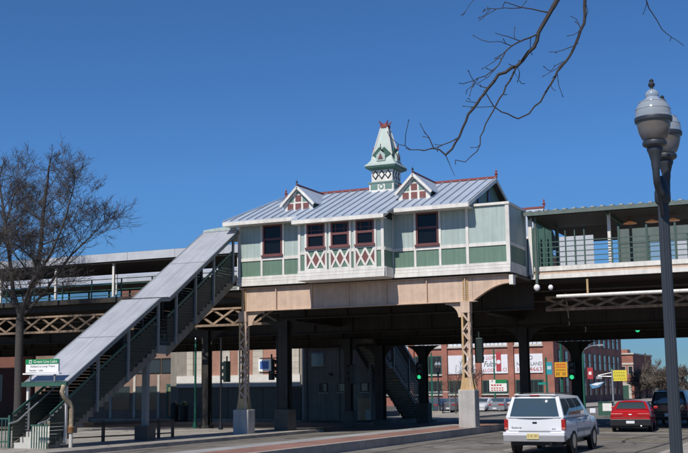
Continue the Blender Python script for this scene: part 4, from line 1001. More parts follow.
# ================================================================== VEHICLES
plate_y = M('plate_yellow', (.62,.52,.22), .5, var=.2, scale=30); plate_w = M('plate_white', (.70,.70,.72), .5)
tailred = M('tail_lamp', (.35,.015,.015), .15, var=.1); greyp = M('bumper_grey', (.28,.28,.285), .5, var=.08)
def loft(mb, secs):
    n = len(secs[0][1]); base = len(mb.v)
    for y, pts in secs:
        for x, z in pts: mb.v.append(Vector((x, y, z)))
    for i in range(len(secs)-1):
        for k in range(n):
            mb.f.append((base+i*n+k, base+i*n+(k+1)%n, base+(i+1)*n+(k+1)%n, base+(i+1)*n+k)); mb.sm.append(True)
    mb.f.append(tuple(base+k for k in range(n))); mb.sm.append(False)
    e = base+(len(secs)-1)*n; mb.f.append(tuple(e+k for k in range(n))[::-1]); mb.sm.append(False)
def vehicle(name, label, cat, paint, lower, S, loc, rz=0, group=None):
    """S: sections [(y, ztop, halfwidth, zbot)], roof box, wheels... built about the origin, nose towards +Y"""
    v = T(name, label, cat, (0,0,0), group)
    secs = []
    for y, zt, hw, zb in S['secs']:
        half = [(hw-.10, zb), (hw-.02, zb+.07), (hw, zb+.2), (hw+.012, zb+(zt-zb)*.55), (hw-.005, zt-.16), (hw-.035, zt-.05), (hw-.10, zt)]
        secs.append((y, half + [(-x, z) for x, z in half[::-1]]))
    mb = MB(); loft(mb, secs); body = mb.build('body', paint, v)
    (yb0, yb1, hb, zb), (yt0, yt1, ht, zt) = S['cab']
    # cabin shell: bowed ends and sides, crowned roof
    rnd = S.get('crown', .05)
    base = [(-hb,yb0,zb),(hb,yb0,zb),(hb,yb1,zb),(-hb,yb1,zb)]; mid = [(-ht-.02,yt0-.03,zt-rnd),(ht+.02,yt0-.03,zt-rnd),(ht+.02,yt1+.06,zt-rnd),(-ht-.02,yt1+.06,zt-rnd)]
    outn = [Vector((0,-1,0)), Vector((1,0,0)), Vector((0,1,0)), Vector((-1,0,0))]; bow = [.07,.035,.12,.035]
    def srf(i, u, vv):
        a, b = Vector(base[i]), Vector(base[(i+1)%4]); d, c_ = Vector(mid[i]), Vector(mid[(i+1)%4])
        k = 4*u*(1-u)*bow[i]*(1.0 if i % 2 == 0 else (1-vv)) + .05*vv*(1-vv)*4*min(1, 6*u, 6*(1-u))
        return (a*(1-u)+b*u)*(1-vv) + (d*(1-u)+c_*u)*vv + outn[i]*k
    NU, NV = 10, 5
    c = MB()
    for i in range(4):
        g_ = [srf(i, iu/NU, iv/NV) for iv in range(NV+1) for iu in range(NU+1)]
        c.add(g_, [(iv*(NU+1)+iu, iv*(NU+1)+iu+1, (iv+1)*(NU+1)+iu+1, (iv+1)*(NU+1)+iu) for iv in range(NV) for iu in range(NU)], True)
    g_ = []
    for iw in range(NU+1):
        for iu in range(NU+1):
            u, w_ = iu/NU, iw/NU
            p = srf(0, u, 1)*(1-w_) + srf(2, 1-u, 1)*w_
            p.z += rnd*(1-abs(2*u-1)**3.5)*(1-abs(2*w_-1)**3.5); g_.append(p)
    c.add(g_, [(iw*(NU+1)+iu, iw*(NU+1)+iu+1, (iw+1)*(NU+1)+iu+1, (iw+1)*(NU+1)+iu) for iw in range(NU) for iu in range(NU)], True)
    cab = c.build('cabin', paint, v)
    def pane(i, u0, u1, v0, v1, nm='window', mt=pglass, off=.010, par=v):
        g_ = []; n_ = 8; m_ = 5; nn = outn[i]+Vector((0,0,.25))
        for q_ in (off, .002):
            for iv in range(m_+1):
                for iu in range(n_+1): g_.append(srf(i, u0+(u1-u0)*iu/n_, v0+(v1-v0)*iv/m_) + nn*q_)
        k0 = (n_+1)*(m_+1); fs = [(iv*(n_+1)+iu, iv*(n_+1)+iu+1, (iv+1)*(n_+1)+iu+1, (iv+1)*(n_+1)+iu) for iv in range(m_) for iu in range(n_)]
        rim = [iu for iu in range(n_+1)] + [iv*(n_+1)+n_ for iv in range(1, m_+1)] + [m_*(n_+1)+iu for iu in range(n_-1, -1, -1)] + [iv*(n_+1) for iv in range(m_-1, 0, -1)]
        fs += [(rim[j], k0+rim[j], k0+rim[(j+1) % len(rim)], rim[(j+1) % len(rim)]) for j in range(len(rim))]
        return MB().add(g_, fs, True).build(nm, mt, par)
    for args in S['panes']: pane(*args)
    # wheels
    for wy in S['wheels']:
        for sx in (-1, 1):
            xx = sx*(S['track']); r = S['wr']
            MB().lathe((xx+sx*.006,wy,r+.02), [(r+.07,-.13),(r+.07,.012)] if sx > 0 else [(r+.07,-.012),(r+.07,.13)], 20, 'x').build('wheel_well', black, v)
            wl = MB().lathe((xx,wy,r), [(r*.6,-.1),(r-.03,-.1),(r,-.07),(r,.0),(r-.03,.03),(r*.6,.03)] if sx > 0 else [(r*.6,-.03),(r-.03,-.03),(r,0),(r,.07),(r-.03,.1),(r*.6,.1)], 20, 'x').build('wheel', rubber, v)
            MB().lathe((xx,wy,r), [(r*.6,.0),(r*.58,.034),(r*.2,.04)] if sx > 0 else [(r*.2,-.04),(r*.58,-.034),(r*.6,0)], 14, 'x').build('rim', chrome, wl)
    for nm, mt, b in S['boxes']: MB().box(*b).build(nm, mt, v, bevel=.012)
    v.location = loc; v.rotation_euler = (0,0,rz); WLOC[v.name] = Vector(loc)
    return v
def suv_spec(paint, dark=False):
    tr = greyp if not dark else black
    return dict(secs=[(-2.33,1.02,.83,.50),(-2.30,1.06,.86,.46),(-1.9,1.06,.885,.40),(0,1.06,.89,.40),(.95,1.06,.885,.40),(1.3,1.04,.88,.40),(2.1,.98,.85,.42),(2.32,.90,.80,.46),(2.36,.80,.76,.5)],
        cab=((-2.31,1.02,.84,1.04),(-2.12,.22,.66,1.70)), crown=.07,
        panes=[(0,.07,.93,.07,.93,'rear_window'),(1,.02,.22,.12,.9),(1,.245,.50,.12,.9),(1,.525,.80,.12,.9),(3,.78,.98,.12,.9),(3,.50,.755,.12,.9),(3,.2,.475,.12,.9),(2,.06,.94,.08,.93,'windscreen')],
        wheels=(-1.32,1.45), track=.86, wr=.36,
        boxes=[('rear_bumper', tr, (-.88,.88,-2.49,-2.30,.38,.535)), ('bumper_top', paint, (-.885,.885,-2.50,-2.30,.54,.64)), ('bumper_step', rubber, (-.45,.45,-2.47,-2.34,.642,.65)),
               ('front_bumper', tr, (-.84,.84,2.33,2.46,.40,.62)),
               ('tail_lamp', tailred, (-.885,-.77,-2.352,-2.22,.70,1.00)), ('tail_lamp', tailred, (.77,.885,-2.352,-2.22,.70,1.00)),
               ('licence_plate', plate_y if not dark else plate_w, (-.19,.16,-2.512,-2.503,.45,.61)),
               ('brake_lamp', tailred, (-.14,.14,-2.255,-2.16,1.655,1.685)), ('reverse_lamp', M('clear_lens', (.45,.20,.18), .15), (-.882,-.775,-2.356,-2.3,.72,.77)), ('reverse_lamp', M('clear_lens', (.45,.20,.18), .15), (.775,.882,-2.356,-2.3,.72,.77)),
               ('rear_spoiler', paint, (-.60,.60,-2.24,-2.02,1.672,1.70)),
               ('tailgate_latch', black, (-.06,.07,-2.345,-2.33,.88,.93)), ('tailgate_seam', black, (-.76,.76,-2.336,-2.33,.665,.675)), ('tailgate_seam', black, (-.755,.755,-2.345,-2.31,1.035,1.045)),
               ('wiper', black, (-.02,.40,-2.345,-2.325,1.055,1.075)), ('wiper', black, (.34,.40,-2.35,-2.32,1.04,1.09)),
               ('roof_rail', black, (-.55,-.51,-1.9,.1,1.70,1.735)), ('roof_rail', black, (.51,.55,-1.9,.1,1.70,1.735)), ('roof_crossbar', black, (-.50,.50,-1.6,-1.55,1.712,1.735)), ('roof_crossbar', black, (-.50,.50,-.4,-.35,1.712,1.735)),
               ('side_moulding', greyp, (.885,.91,-.85,1.0,.60,.70)), ('side_moulding', greyp, (-.91,-.885,-.85,1.0,.60,.70)),
               ('door_handle', black, (.885,.915,-.62,-.48,.93,.97)), ('door_handle', black, (.885,.915,.28,.42,.93,.97)),
               ('door_seam', black, (.893,.899,-.90,-.892,.50,1.0)), ('door_seam', black, (.893,.899,.02,.028,.46,1.0)), ('door_seam', black, (.893,.899,.94,.948,.5,1.0)),
               ('mirror', paint, (.92,1.10,.78,.90,1.10,1.24)), ('mirror', paint, (-1.10,-.92,.78,.90,1.10,1.24)),
               ('exhaust', black, (.45,.52,-2.45,-1.9,.30,.37)), ('underbody', black, (-.7,.7,-2.2,2.1,.26,.40))])
wpaint = M('white_car_paint', (.70,.71,.73), .18, var=.03, scale=1, orand=0)
suv = vehicle('sport_utility_vehicle', 'white sport utility vehicle with red tail lamps driving away beside the median', 'suv', wpaint, None, suv_spec(wpaint), (-8.25, 33.6, -.133))
text('Explorer', black, suv, (-8.25-.52,33.6-2.338,.765-.133), .085, width=.30); text('4x4', black, suv, (-8.25+.55,33.6-2.338,.73-.133), .07)
text('C 46 381', M('plate_ink', (.25,.08,.05), .6), suv, (-8.25-.015,33.6-2.514,.535-.133), .10, width=.28)
bpaint = M('black_car_paint', (.018,.020,.024), .2, var=.05, orand=0)
vehicle('sport_utility_vehicle', 'dark sport utility vehicle in the shade ahead of the red car', 'suv', bpaint, None, suv_spec(bpaint, True), (-8.05, 58.0, -.133))
def sedan_spec(paint, low=True, full=True):
    b = [('rear_bumper', black if low else paint, (-.83,.83,-2.26,-2.08,.27,.54)), ('front_bumper', black if low else paint, (-.80,.80,2.08,2.22,.27,.5)),
         ('tail_lamp', tailred, (-.80,-.30,-2.165,-2.10,.66,.77)), ('tail_lamp', tailred, (.30,.80,-2.165,-2.10,.66,.77)),
         ('licence_plate', plate_w, (-.17,.17,-2.272,-2.262,.36,.47)), ('trunk_seam', black, (-.62,.62,-2.163,-2.14,.60,.61)), ('trunk_seam', black, (-.60,.60,-1.50,-1.49,.94,.952)),
         ('mirror', paint, (.83,.99,.55,.65,.92,1.03)), ('mirror', paint, (-.99,-.83,.55,.65,.92,1.03)),
         ('badge', chrome, (-.06,.06,-2.168,-2.15,.70,.74)), ('door_seam', black, (.838,.845,-.62,-.612,.4,.88)), ('door_seam', black, (.838,.845,.6,.608,.4,.88)),
         ('underbody', black, (-.68,.68,-2.0,2.0,.17,.3)), ('exhaust', chrome, (.4,.47,-2.29,-2.0,.22,.28))]
    return dict(secs=[(-2.15,.84,.76,.34),(-2.10,.90,.80,.30),(-1.85,.95,.825,.28),(-1.3,.96,.84,.27),(0,.94,.845,.27),(.9,.93,.84,.27),(1.6,.82,.82,.28),(2.0,.70,.78,.3),(2.13,.58,.72,.34)],
        cab=((-1.68,1.05,.74,.93),(-.88,.22,.55,1.31)), crown=.06,
        panes=[(0,.07,.93,.10,.93,'rear_window'),(1,.10,.36,.12,.88),(1,.39,.74,.12,.88),(3,.64,.9,.12,.88),(3,.26,.61,.12,.88),(2,.06,.94,.08,.93,'windscreen')],
        wheels=(-1.28,1.32), track=.80, wr=.30, boxes=b)
rpaint = M('red_car_paint', (.42,.012,.016), .15, var=.03, orand=0)
rc = vehicle('car', 'shiny red car with black bumper stopped at the viaduct shade', 'car', rpaint, None, sedan_spec(rpaint), (-8.72, 49.9, -.13), math.radians(6))
vehs = []
lot = [(412, 93, (.35,.36,.38)), (438, 92, (.03,.045,.09)), (456, 93.5, (.10,.11,.13)), (484, 91.5, (.55,.56,.58)), (502, 92.5, (.20,.22,.25)), (520, 93.5, (.45,.46,.48)), (540, 92.5, (.12,.05,.05))]
names = ['silver car', 'navy blue car', 'charcoal car', 'white car', 'grey car', 'pale silver car', 'maroon car']
proto = None
for i, (px, yy, colr) in enumerate(lot):
    p = pz(px, 410, -.3); X = pY(px, 405, yy).x
    pm = M('lot_paint_%d' % i, colr, .2, var=.03, orand=0)
    lab = names[i] + ' parked in the lot behind the chain fence'
    if proto is None:
        proto = vehicle('car', lab, 'car', pm, None, sedan_spec(pm, False), (X, yy, -.315), group='cars in the fenced lot'); o = proto
    else:
        o = copy_tree(proto); o.location = (X, yy, -.315); o['label'] = lab
        for ch in o.children:
            if ch.data.materials and ch.data.materials[0] and ch.data.materials[0].name == 'lot_paint_0':
                ch.material_slots[0].link = 'OBJECT'; ch.material_slots[0].material = pm
    o.rotation_euler.z = math.pi*(i % 3 == 0)+random.uniform(-.04,.04)
struct('parking_lot', MB().quad((-95,84,-.325),(-29.6,84,-.325),(-29.6,131.8,-.325),(-95,131.8,-.325)), asphalt2)

# fence of the lot
FN = T('chain_fence', 'grey chain link fence with rails around the parking lot', 'fence', (-40, 86.5, -.3))
gal = M('galvanised', (.45,.47,.48), .4, metal=.6)
for i in range(24):
    xx = -29.8-i*2.4; MB().tube([(xx,86.5,-.3),(xx,86.5,1.55)], .035, 6).build('post', gal, FN)
MB().tube([(-85,86.5,1.5),(-29.8,86.5,1.5)], .025, 6).build('top_rail', gal, FN); MB().tube([(-85,86.5,-.1),(-29.8,86.5,-.1)], .02, 6).build('bottom_rail', gal, FN)
mb = MB(); xx = -60.0
while xx < -29.8:
    for s_ in (-1, 1):
        a, b = Vector((xx,86.5+.006*s_,-.1)), Vector((xx+s_*1.6,86.5+.006*s_,1.5)); mb.bar(a, b, .008, .008)
    xx += .16
mb.build('chain_mesh', gal, FN, kind='stuff')
# concrete wall pieces / pavement edge by the lot
# ================================================================== STREET LAMPS
lampm = M('lamp_iron', (.030,.036,.046), .45, var=.12)
def acorn(parent, c):
    hood = clearmat('frosted_hood', (.40,.45,.50), .62)
    lens = clearmat('ribbed_lens', (.17,.155,.145), .80)
    x, y, z = c
    h = MB().lathe((x,y,z), [(.12,-.29),(.16,-.255),(.195,-.17),(.215,-.08),(.22,-.03)], 24).build('lens', lens, parent)
    MB().lathe((x,y,z), [(.24,-.03),(.244,.0),(.24,.022)], 24).build('band', lampm, parent)
    MB().lathe((x,y,z), [(.03,-.28),(.03,-.12),(.055,-.06),(.06,.04),(.04,.10),(.01,.13)], 12).build('bulb', M('bulb_glass', (.6,.6,.58), .2), parent)
    MB().lathe((x,y,z), [(.232,.023),(.232,.07),(.222,.13),(.20,.19),(.165,.235),(.12,.265),(.088,.285),(.082,.30),(.092,.325),(.088,.355),(.06,.39),(.035,.405)], 24).build('hood', hood, parent)
    for k, (r, zz) in enumerate(((.226,.13),(.178,.228))): MB().lathe((x,y,z+zz), [(r,-.004),(r+.002,0),(r,.006)], 24).build('hood_ring', hood, parent)
    MB().lathe((x,y,z), [(.022,.406),(.018,.43),(.042,.455),(.045,.48),(.025,.505),(.032,.525),(.012,.55)], 12).build('finial', lampm, parent)
    MB().lathe((x,y,z), [(.05,-.66),(.058,-.60),(.06,-.55),(.085,-.45),(.105,-.40),(.10,-.375),(.15,-.345),(.158,-.32),(.15,-.291)], 20).build('fitter', lampm, parent)
def twin_lamp(label, x, y, zg, sc=1.0, group=None):
    L = T('street_lamp', label, 'street lamp', (0,0,0), group)
    zb = 5.145
    acorn(L, (0,-.46,zb)); acorn(L, (0,.46,zb))
    for s_ in (-1, 1):
        MB().tube([(0,s_*.46,zb-.62),(0,s_*.46,zb-.74),(0,s_*.43,zb-.83),(0,s_*.32,zb-.90),(0,s_*.05,zb-.94)], [.05,.046,.046,.046,.05], 10).build('arm', lampm, L)
        MB().tube([(0,s_*.38,zb-.88),(0,s_*.24,zb-1.04),(0,s_*.08,zb-1.2)], [.018,.025,.03], 8).build('scroll_brace', lampm, L)
    mb = MB(); n = 16; prof = [(.07,zb-.85),(.074,3.2),(.078,1.6),(.082,.7)]
    base = 0
    for r, z in prof:
        for k in range(n*2):
            t = math.pi*k/n; rr = r*(1.0 if k % 2 == 0 else .9); mb.v.append(Vector((rr*math.cos(t), rr*math.sin(t), z)))
    for i in range(len(prof)-1):
        for k in range(n*2): mb.f.append((i*2*n+(k+1)%(2*n), i*2*n+k, (i+1)*2*n+k, (i+1)*2*n+(k+1)%(2*n))); mb.sm.append(False)
    mb.build('post', lampm, L)
    MB().lathe((0,0,0), [(.26,0),(.26,.10),(.22,.16),(.2,.45),(.15,.55),(.13,.66),(.10,.72)], 16).build('lamp_base', lampm, L)
    MB().lathe((0,0,zb-.95), [(.08,-.1),(.105,-.06),(.105,.06),(.085,.12),(.06,.2),(.02,.28)], 14).build('post_cap', lampm, L)
    L.location = (x,y,zg); L.scale = (sc,sc,sc); return L
lm = twin_lamp('tall dark twin globe street lamp on the near right sidewalk', -2.10, 14.98, .055)
def place_lamp(label, x, y, zg, sc): 
    o = copy_tree(lm); o.location = (x,y,zg); o.scale = (sc,sc,sc); o['label'] = label; return o
pl = pz(439, 412.5, -.15)
place_lamp('twin globe street lamp on far sidewalk by the parking lot', pl.x, pl.y, -.15, .74)

# ================================================================== SIGNALS, POLES, SIGNS
sgrn = M('signal_green', (.008,.018,.015), .5); polegreen = M('pole_green', (.015,.12,.075), .45, var=.1)
glow = M('green_lamp', (.02,.4,.16), .3, emit=(.04,.8,.32,.9)); lensd = M('dark_lens', (.03,.02,.02), .2)
def signal(label, x, y, z, face=-1, lit=True, pole=None, rz=0):
    """z = bottom of the housing; lamps face -Y (face=-1) or +Y"""
    s_ = T('traffic_signal', label, 'traffic light', (x,y,z))
    MB().box(x-.17,x+.17,y-.10,y+.10,z,z+1.05).build('housing', sgrn, s_, bevel=.03)
    for k in range(3):
        zc = z+.18+k*.345; yy = y+face*.105
        o = MB(); n = 14
        o.add([(x+.12*math.cos(2*math.pi*i/n), yy, zc+.12*math.sin(2*math.pi*i/n)) for i in range(n)], [tuple(range(n))] if face > 0 else [tuple(range(n))[::-1]])
        o.build('lens', glow if (lit and k == 0) else lensd, s_)
        m2 = MB(); vs = []
        for i in range(10):
            t = math.pi*(-.15+1.3*i/9); 
            for d_ in (0, .2*(.55+.45*math.sin(max(0,min(math.pi,t))))): vs.append((x+.145*math.cos(t), yy+face*d_, zc+.145*math.sin(t)))
        m2.add(vs, [(2*i,2*i+1,2*i+3,2*i+2) for i in range(9)]); m2.build('visor', sgrn, s_)
    BX('bracket', sgrn, s_, x-.03, x+.03, y-.03, y+.03, z+1.051, z+1.3)
    if rz:
        for ch in s_.children: pass
        s_.rotation_euler.z = rz
    return s_
def pole(label, x, y, zg, h, r=.06, mat=polegreen, cap=True):
    p = T('street_pole', label, 'pole', (x,y,zg))
    MB().tube([(x,y,zg),(x,y,zg+h)], [r*1.15,r], 10).build('shaft', mat, p)
    MB().lathe((x,y,zg), [(r*2.4,0),(r*2.3,.1),(r*1.6,.3),(r*1.2,.42)], 12).build('base', mat, p)
    if cap: MB().lathe((x,y,zg+h), [(r*1.2,0),(r*1.3,.05),(r*.6,.12),(r*.1,.15)], 10).build('cap', chrome, p)
    return p
p = pz(195, 428, -.15); q = pY(195, 340, p.y)
pole('slim green pole standing on the sidewalk behind the stairs', p.x, p.y, -.15, q.z+.15, .055)
yy = 49.0; a = pY(221, 380, yy)
pole('slender black pole carrying a side-on traffic signal by the corner building', a.x, yy, -.15, 4.6, .05, black, False)
b = pY(226.5, 382, yy); signal('dark side-on traffic signal on slender black pole', b.x+.02, yy, b.z, 1, False, rz=math.radians(70))
a = pY(277.5, 400, 49.6); pole('dark pole with two signals beside the blue sign', a.x, 49.6, -.25, 4.6, .06, black, False)
b = pY(272, 380, 49.6); signal('dark traffic signal turned away right of the blue sign', b.x-.02, 49.6, b.z, 1, False, rz=math.radians(-35))
b = pY(282, 380, 49.7); signal('second dark traffic signal on the pole right of blue sign', b.x+.05, 49.75, b.z+.1, 1, False, rz=math.radians(60))
b0, b1 = pY(261, 371, 49.4), pY(271, 359, 49.4)
bs = T('street_sign', 'blue and white square sign hanging beside dark signals', 'sign', ((b0.x+b1.x)/2, 49.4, b0.z))
BX('plate', wht, bs, b0.x-.15, b1.x, 49.4, 49.42, b0.z, b1.z); BX('symbol', M('sign_blue', (.05,.14,.42), .4), bs, b0.x-.05, b1.x-.14, 49.39, 49.399, b0.z+.1, b1.z-.1)
BX('hanger', black, bs, b0.x-.1, b1.x+.3, 49.43, 49.47, b1.z+.02, b1.z+.07); BX('hanger', black, bs, b0.x-.1, b1.x+.3, 49.43, 49.47, b0.z-.12, b0.z-.05)
b = pY(420.5, 380, 62.9); signal('lit green traffic signal at the dark column beside the far stairs', b.x, 62.8, b.z, -1, True)
b = pY(475.5, 363, 45.2); signal('dark signal mounted behind the tan column on the median', -14.15, 45.05, b.z, 1, False)
b = pY(347, 384, 55.6); signal('unlit signal on the dark column before the grey building', b.x+.35, 55.6, b.z, 1, False, rz=math.radians(80))
yy = 69.5
a = pY(569.5, 390, yy); pole('green pole carrying the orange sign across the junction', a.x-.45, yy, -.2, 5.2, .07)
b = pY(572, 380, 61.2); signal('lit green traffic signal on the dark column beside the orange sign', b.x+.02, 61.2, b.z-.02, -1, True)
b = pY(638, 331.5, 60.5); signal('lit green signal hanging below the dark girder over the road', b.x, 60.5, 4.36 if False else b.z-.1, -1, True)
def board(label, px0, px1, py0, py1, Y, mat, cat='sign', thick=.05, name='street_banner', legs=None):
    a, b = pY(px0, py1, Y), pY(px1, py0, Y)
    o = T(name, label, cat, ((a.x+b.x)/2, Y, a.z)); BX('panel', mat, o, a.x, b.x, Y, Y+thick, a.z, b.z); 
    if legs is not None:
        MB().tube([(legs,Y+.1,-.3),(legs,Y+.1,b.z+.3)], .06, 8).build('pole', polegreen, o)
        for zz in (a.z+.05, b.z-.05): BX('bracket', black, o, min(a.x,legs), max(b.x,legs), Y+.055, Y+.085, zz-.02, zz+.02)
    return o, a, b
def strips(o, a, b, Y, mat, rows):     # lines of print too small to read
    for z0, z1, u0_, u1_ in rows:
        n = max(2, int((u1_-u0_)*7)); w_ = (b.x-a.x)
        for i in range(n):
            x0 = a.x+w_*(u0_+(u1_-u0_)*i/n); x1 = a.x+w_*(u0_+(u1_-u0_)*(i+.72)/n)
            BX('print_mark', mat, o, x0, x1, Y-.012, Y-.002, a.z+(b.z-a.z)*z0, a.z+(b.z-a.z)*z1)
teal = M('banner_teal', (.03,.32,.42), .5, var=.08); orange = M('banner_orange', (.72,.36,.03), .5, var=.05); yellow = M('banner_yellow', (.68,.56,.05), .5, var=.08)
o, a, b = board('teal blue pole banner with pale square beside the orange sign', 546.8, 551.8, 362, 374.5, 70.5, teal, legs=pY(546.2,380,70.5).x)
BX('emblem', M('pale_blue', (.5,.62,.68), .5), o, a.x+.05, b.x-.05, 70.488, 70.498, a.z+(b.z-a.z)*.4, a.z+(b.z-a.z)*.68)
o, a, b = board('bright orange sign with red print hanging across the junction', 555, 567, 362, 377, 69.3, orange, name='street_sign')
strips(o, a, b, 69.3, M('print_red', (.55,.10,.03), .6), [(.80,.90,.12,.9),(.64,.72,.12,.9)]); strips(o, a, b, 69.3, M('print_olive', (.30,.17,.01), .6), [(.44,.52,.1,.9),(.12,.32,.1,.42),(.12,.32,.6,.9)])
lp_ = pY(583.5, 390, 80).x
o, a, b = board('red pole banner with white mark on the cobra lamp pole', 587.6, 592.6, 367.5, 379, 80, M('banner_red2', (.40,.035,.05), .5), legs=lp_)
BX('emblem', wht, o, a.x+.1, b.x-.1, 79.988, 79.998, a.z+.3, a.z+.52)
CLP = T('cobra_lamp', 'pale curved arm street light on green pole behind the junction', 'street lamp', (lp_, 80.2, -.3))
MB().tube([(lp_,80.2,-.3),(lp_,80.2,4.2)], [.09,.06], 8).build('shaft', polegreen, CLP)
MB().tube([(lp_,80.2,4.2),(lp_+.15,80.1,4.45),(lp_+.7,79.9,4.68),(lp_+1.25,79.8,4.72)], .04, 8).build('arm', gal, CLP); BX('head', gal, CLP, lp_+1.2, lp_+1.6, 79.7, 79.9, 4.66, 4.78)
o, a, b = board('yellow billboard with faint green print before the far brick building', 612.5, 626.5, 370, 381, 120, yellow, legs=pY(612,380,120).x)
strips(o, a, b, 120, M('print_yellowgreen', (.40,.36,.03), .6), [(.72,.84,.1,.9),(.42,.6,.15,.9),(.15,.28,.05,.95)])
# mast arm with pale signals across the street beyond
MA = T('mast_arm', 'pale horizontal signal arm reaching towards the yellow billboard', 'signal arm', (pY(612,380,100).x, 100, -.3))
q0, q1 = pY(598,375.5,100), pY(612,372.5,100)
MB().tube([(q1.x,100,-.3),(q1.x,100,q1.z+.3)], .08, 8).build('pole', gal, MA); MB().tube([q1,q0], .05, 8).build('arm', gal, MA); MB().tube([q1+Vector((0,0,-.35)),q0+Vector((0,0,-.05))], .035, 8).build('arm', gal, MA)
BX('signal_head', gal, MA, q0.x-.15, q0.x+.35, 99.9, 100.1, q0.z-.3, q0.z-.08)
# projecting blue and white shop sign
a = pY(597, 386, 110); PS = T('projecting_sign', 'blue and white pointed sign jutting out before the loft windows', 'sign', (a.x, 110, a.z-.4))
MB().prism([(a.x-.75,110,a.z+.15),(a.x-.1,110,a.z+.35),(a.x+.75,110,a.z+.42),(a.x+.2,110,a.z-.1),(a.x-.45,110,a.z-.25)], (0,.1,0)).build('panel', M('sky_blue', (.10,.25,.42), .4), PS)
MB().prism([(a.x-.6,109.99,a.z+.12),(a.x-.1,109.99,a.z+.30),(a.x+.68,109.99,a.z+.37),(a.x+.0,109.99,a.z+.05)], (0,.008,0)).build('emblem', wht, PS)
BX('arm', black, PS, a.x+.25, a.x+.32, 110.02, 110.08, a.z-2.2, a.z+.0)
# lot sign
o, a, b = board('white lot sign with green header and red print on the fence', 489.5, 506.5, 379.5, 391.5, 86.3, wht, name='parking_sign')
zz = a.z+(b.z-a.z)*.70
BX('header', grn, o, a.x+(b.x-a.x)*.36, b.x, 86.285, 86.298, zz, b.z); strips(o, a, b, 86.3, bred, [(.48,.6,.1,.75),(.08,.16,.1,.85),(.26,.34,.1,.85)]); text('P', ink, o, (a.x+(b.x-a.x)*.18,86.29,(zz+b.z)/2), .28)
a = pz(495.5, 411, -.15); pole('tall green pole in front of the lot sign', a.x, a.y, -.15, 5.2, .06, polegreen, False)
a = pz(432.5, 413, -.15); pole('green pole beside the far twin lamp', a.x, a.y, -.15, 4.8, .06, polegreen, False)
a = pY(543, 383.5, 72); sn = T('street_name_sign', 'small green street name blade near the lot corner', 'sign', (a.x, 72, -.2)); BX('blade', M('blade_green', (.02,.28,.24), .4), sn, a.x-.33, a.x+.3, 72, 72.02, a.z-.07, a.z+.08); MB().tube([(a.x+.32,72.05,-.2),(a.x+.32,72.05,a.z+.15)], .03, 8).build('post', gal, sn)
a = pY(574, 391, 71); sn = T('street_sign', 'small white sign low beside the lit green signal', 'sign', (a.x, 71, -.2)); BX('plate', wht, sn, a.x-.1, a.x+.1, 71, 71.02, a.z-.13, a.z+.13); MB().tube([(a.x,71.05,-.2),(a.x,71.05,a.z+.15)], .025, 8).build('post', gal, sn)
a = pY(605, 408, 74); db = T('utility_box', 'dark green utility box with white panel ahead of the red car', 'utility box', (a.x, 74, -.1)); BX('cabinet', dgreen, db, a.x-.45, a.x+.45, 74, 74.6, -.1, .75); BX('panel', wht, db, a.x-.15, a.x+.45, 73.98, 73.998, .2, .7); BX('lid', dgreen, db, a.x-.48, a.x+.48, 73.96, 74.64, .751, .8)
# distant utility pole
a = pY(647, 390, 210); up = T('utility_pole', 'distant wooden utility pole with crossarm over the bare trees', 'pole', (a.x, 210, -.3)); zt = pY(647, 353, 210).z
MB().tube([(a.x,210,-.3),(a.x,210,zt)], [.16,.12], 8).build('shaft', bark, up); BX('crossarm', bark, up, a.x-1.1, a.x+1.1, 209.9, 209.98, zt-.5, zt-.35)
# low walls / far sidewalk parapet in pale concrete along the lot edge
wl = MB().box(-60, -29.6, 84.0, 84.25, -.34, .02).build('lot_kerb_wall', kerbm, None, label='low pale concrete kerb wall along the parking lot edge', cat='wall')

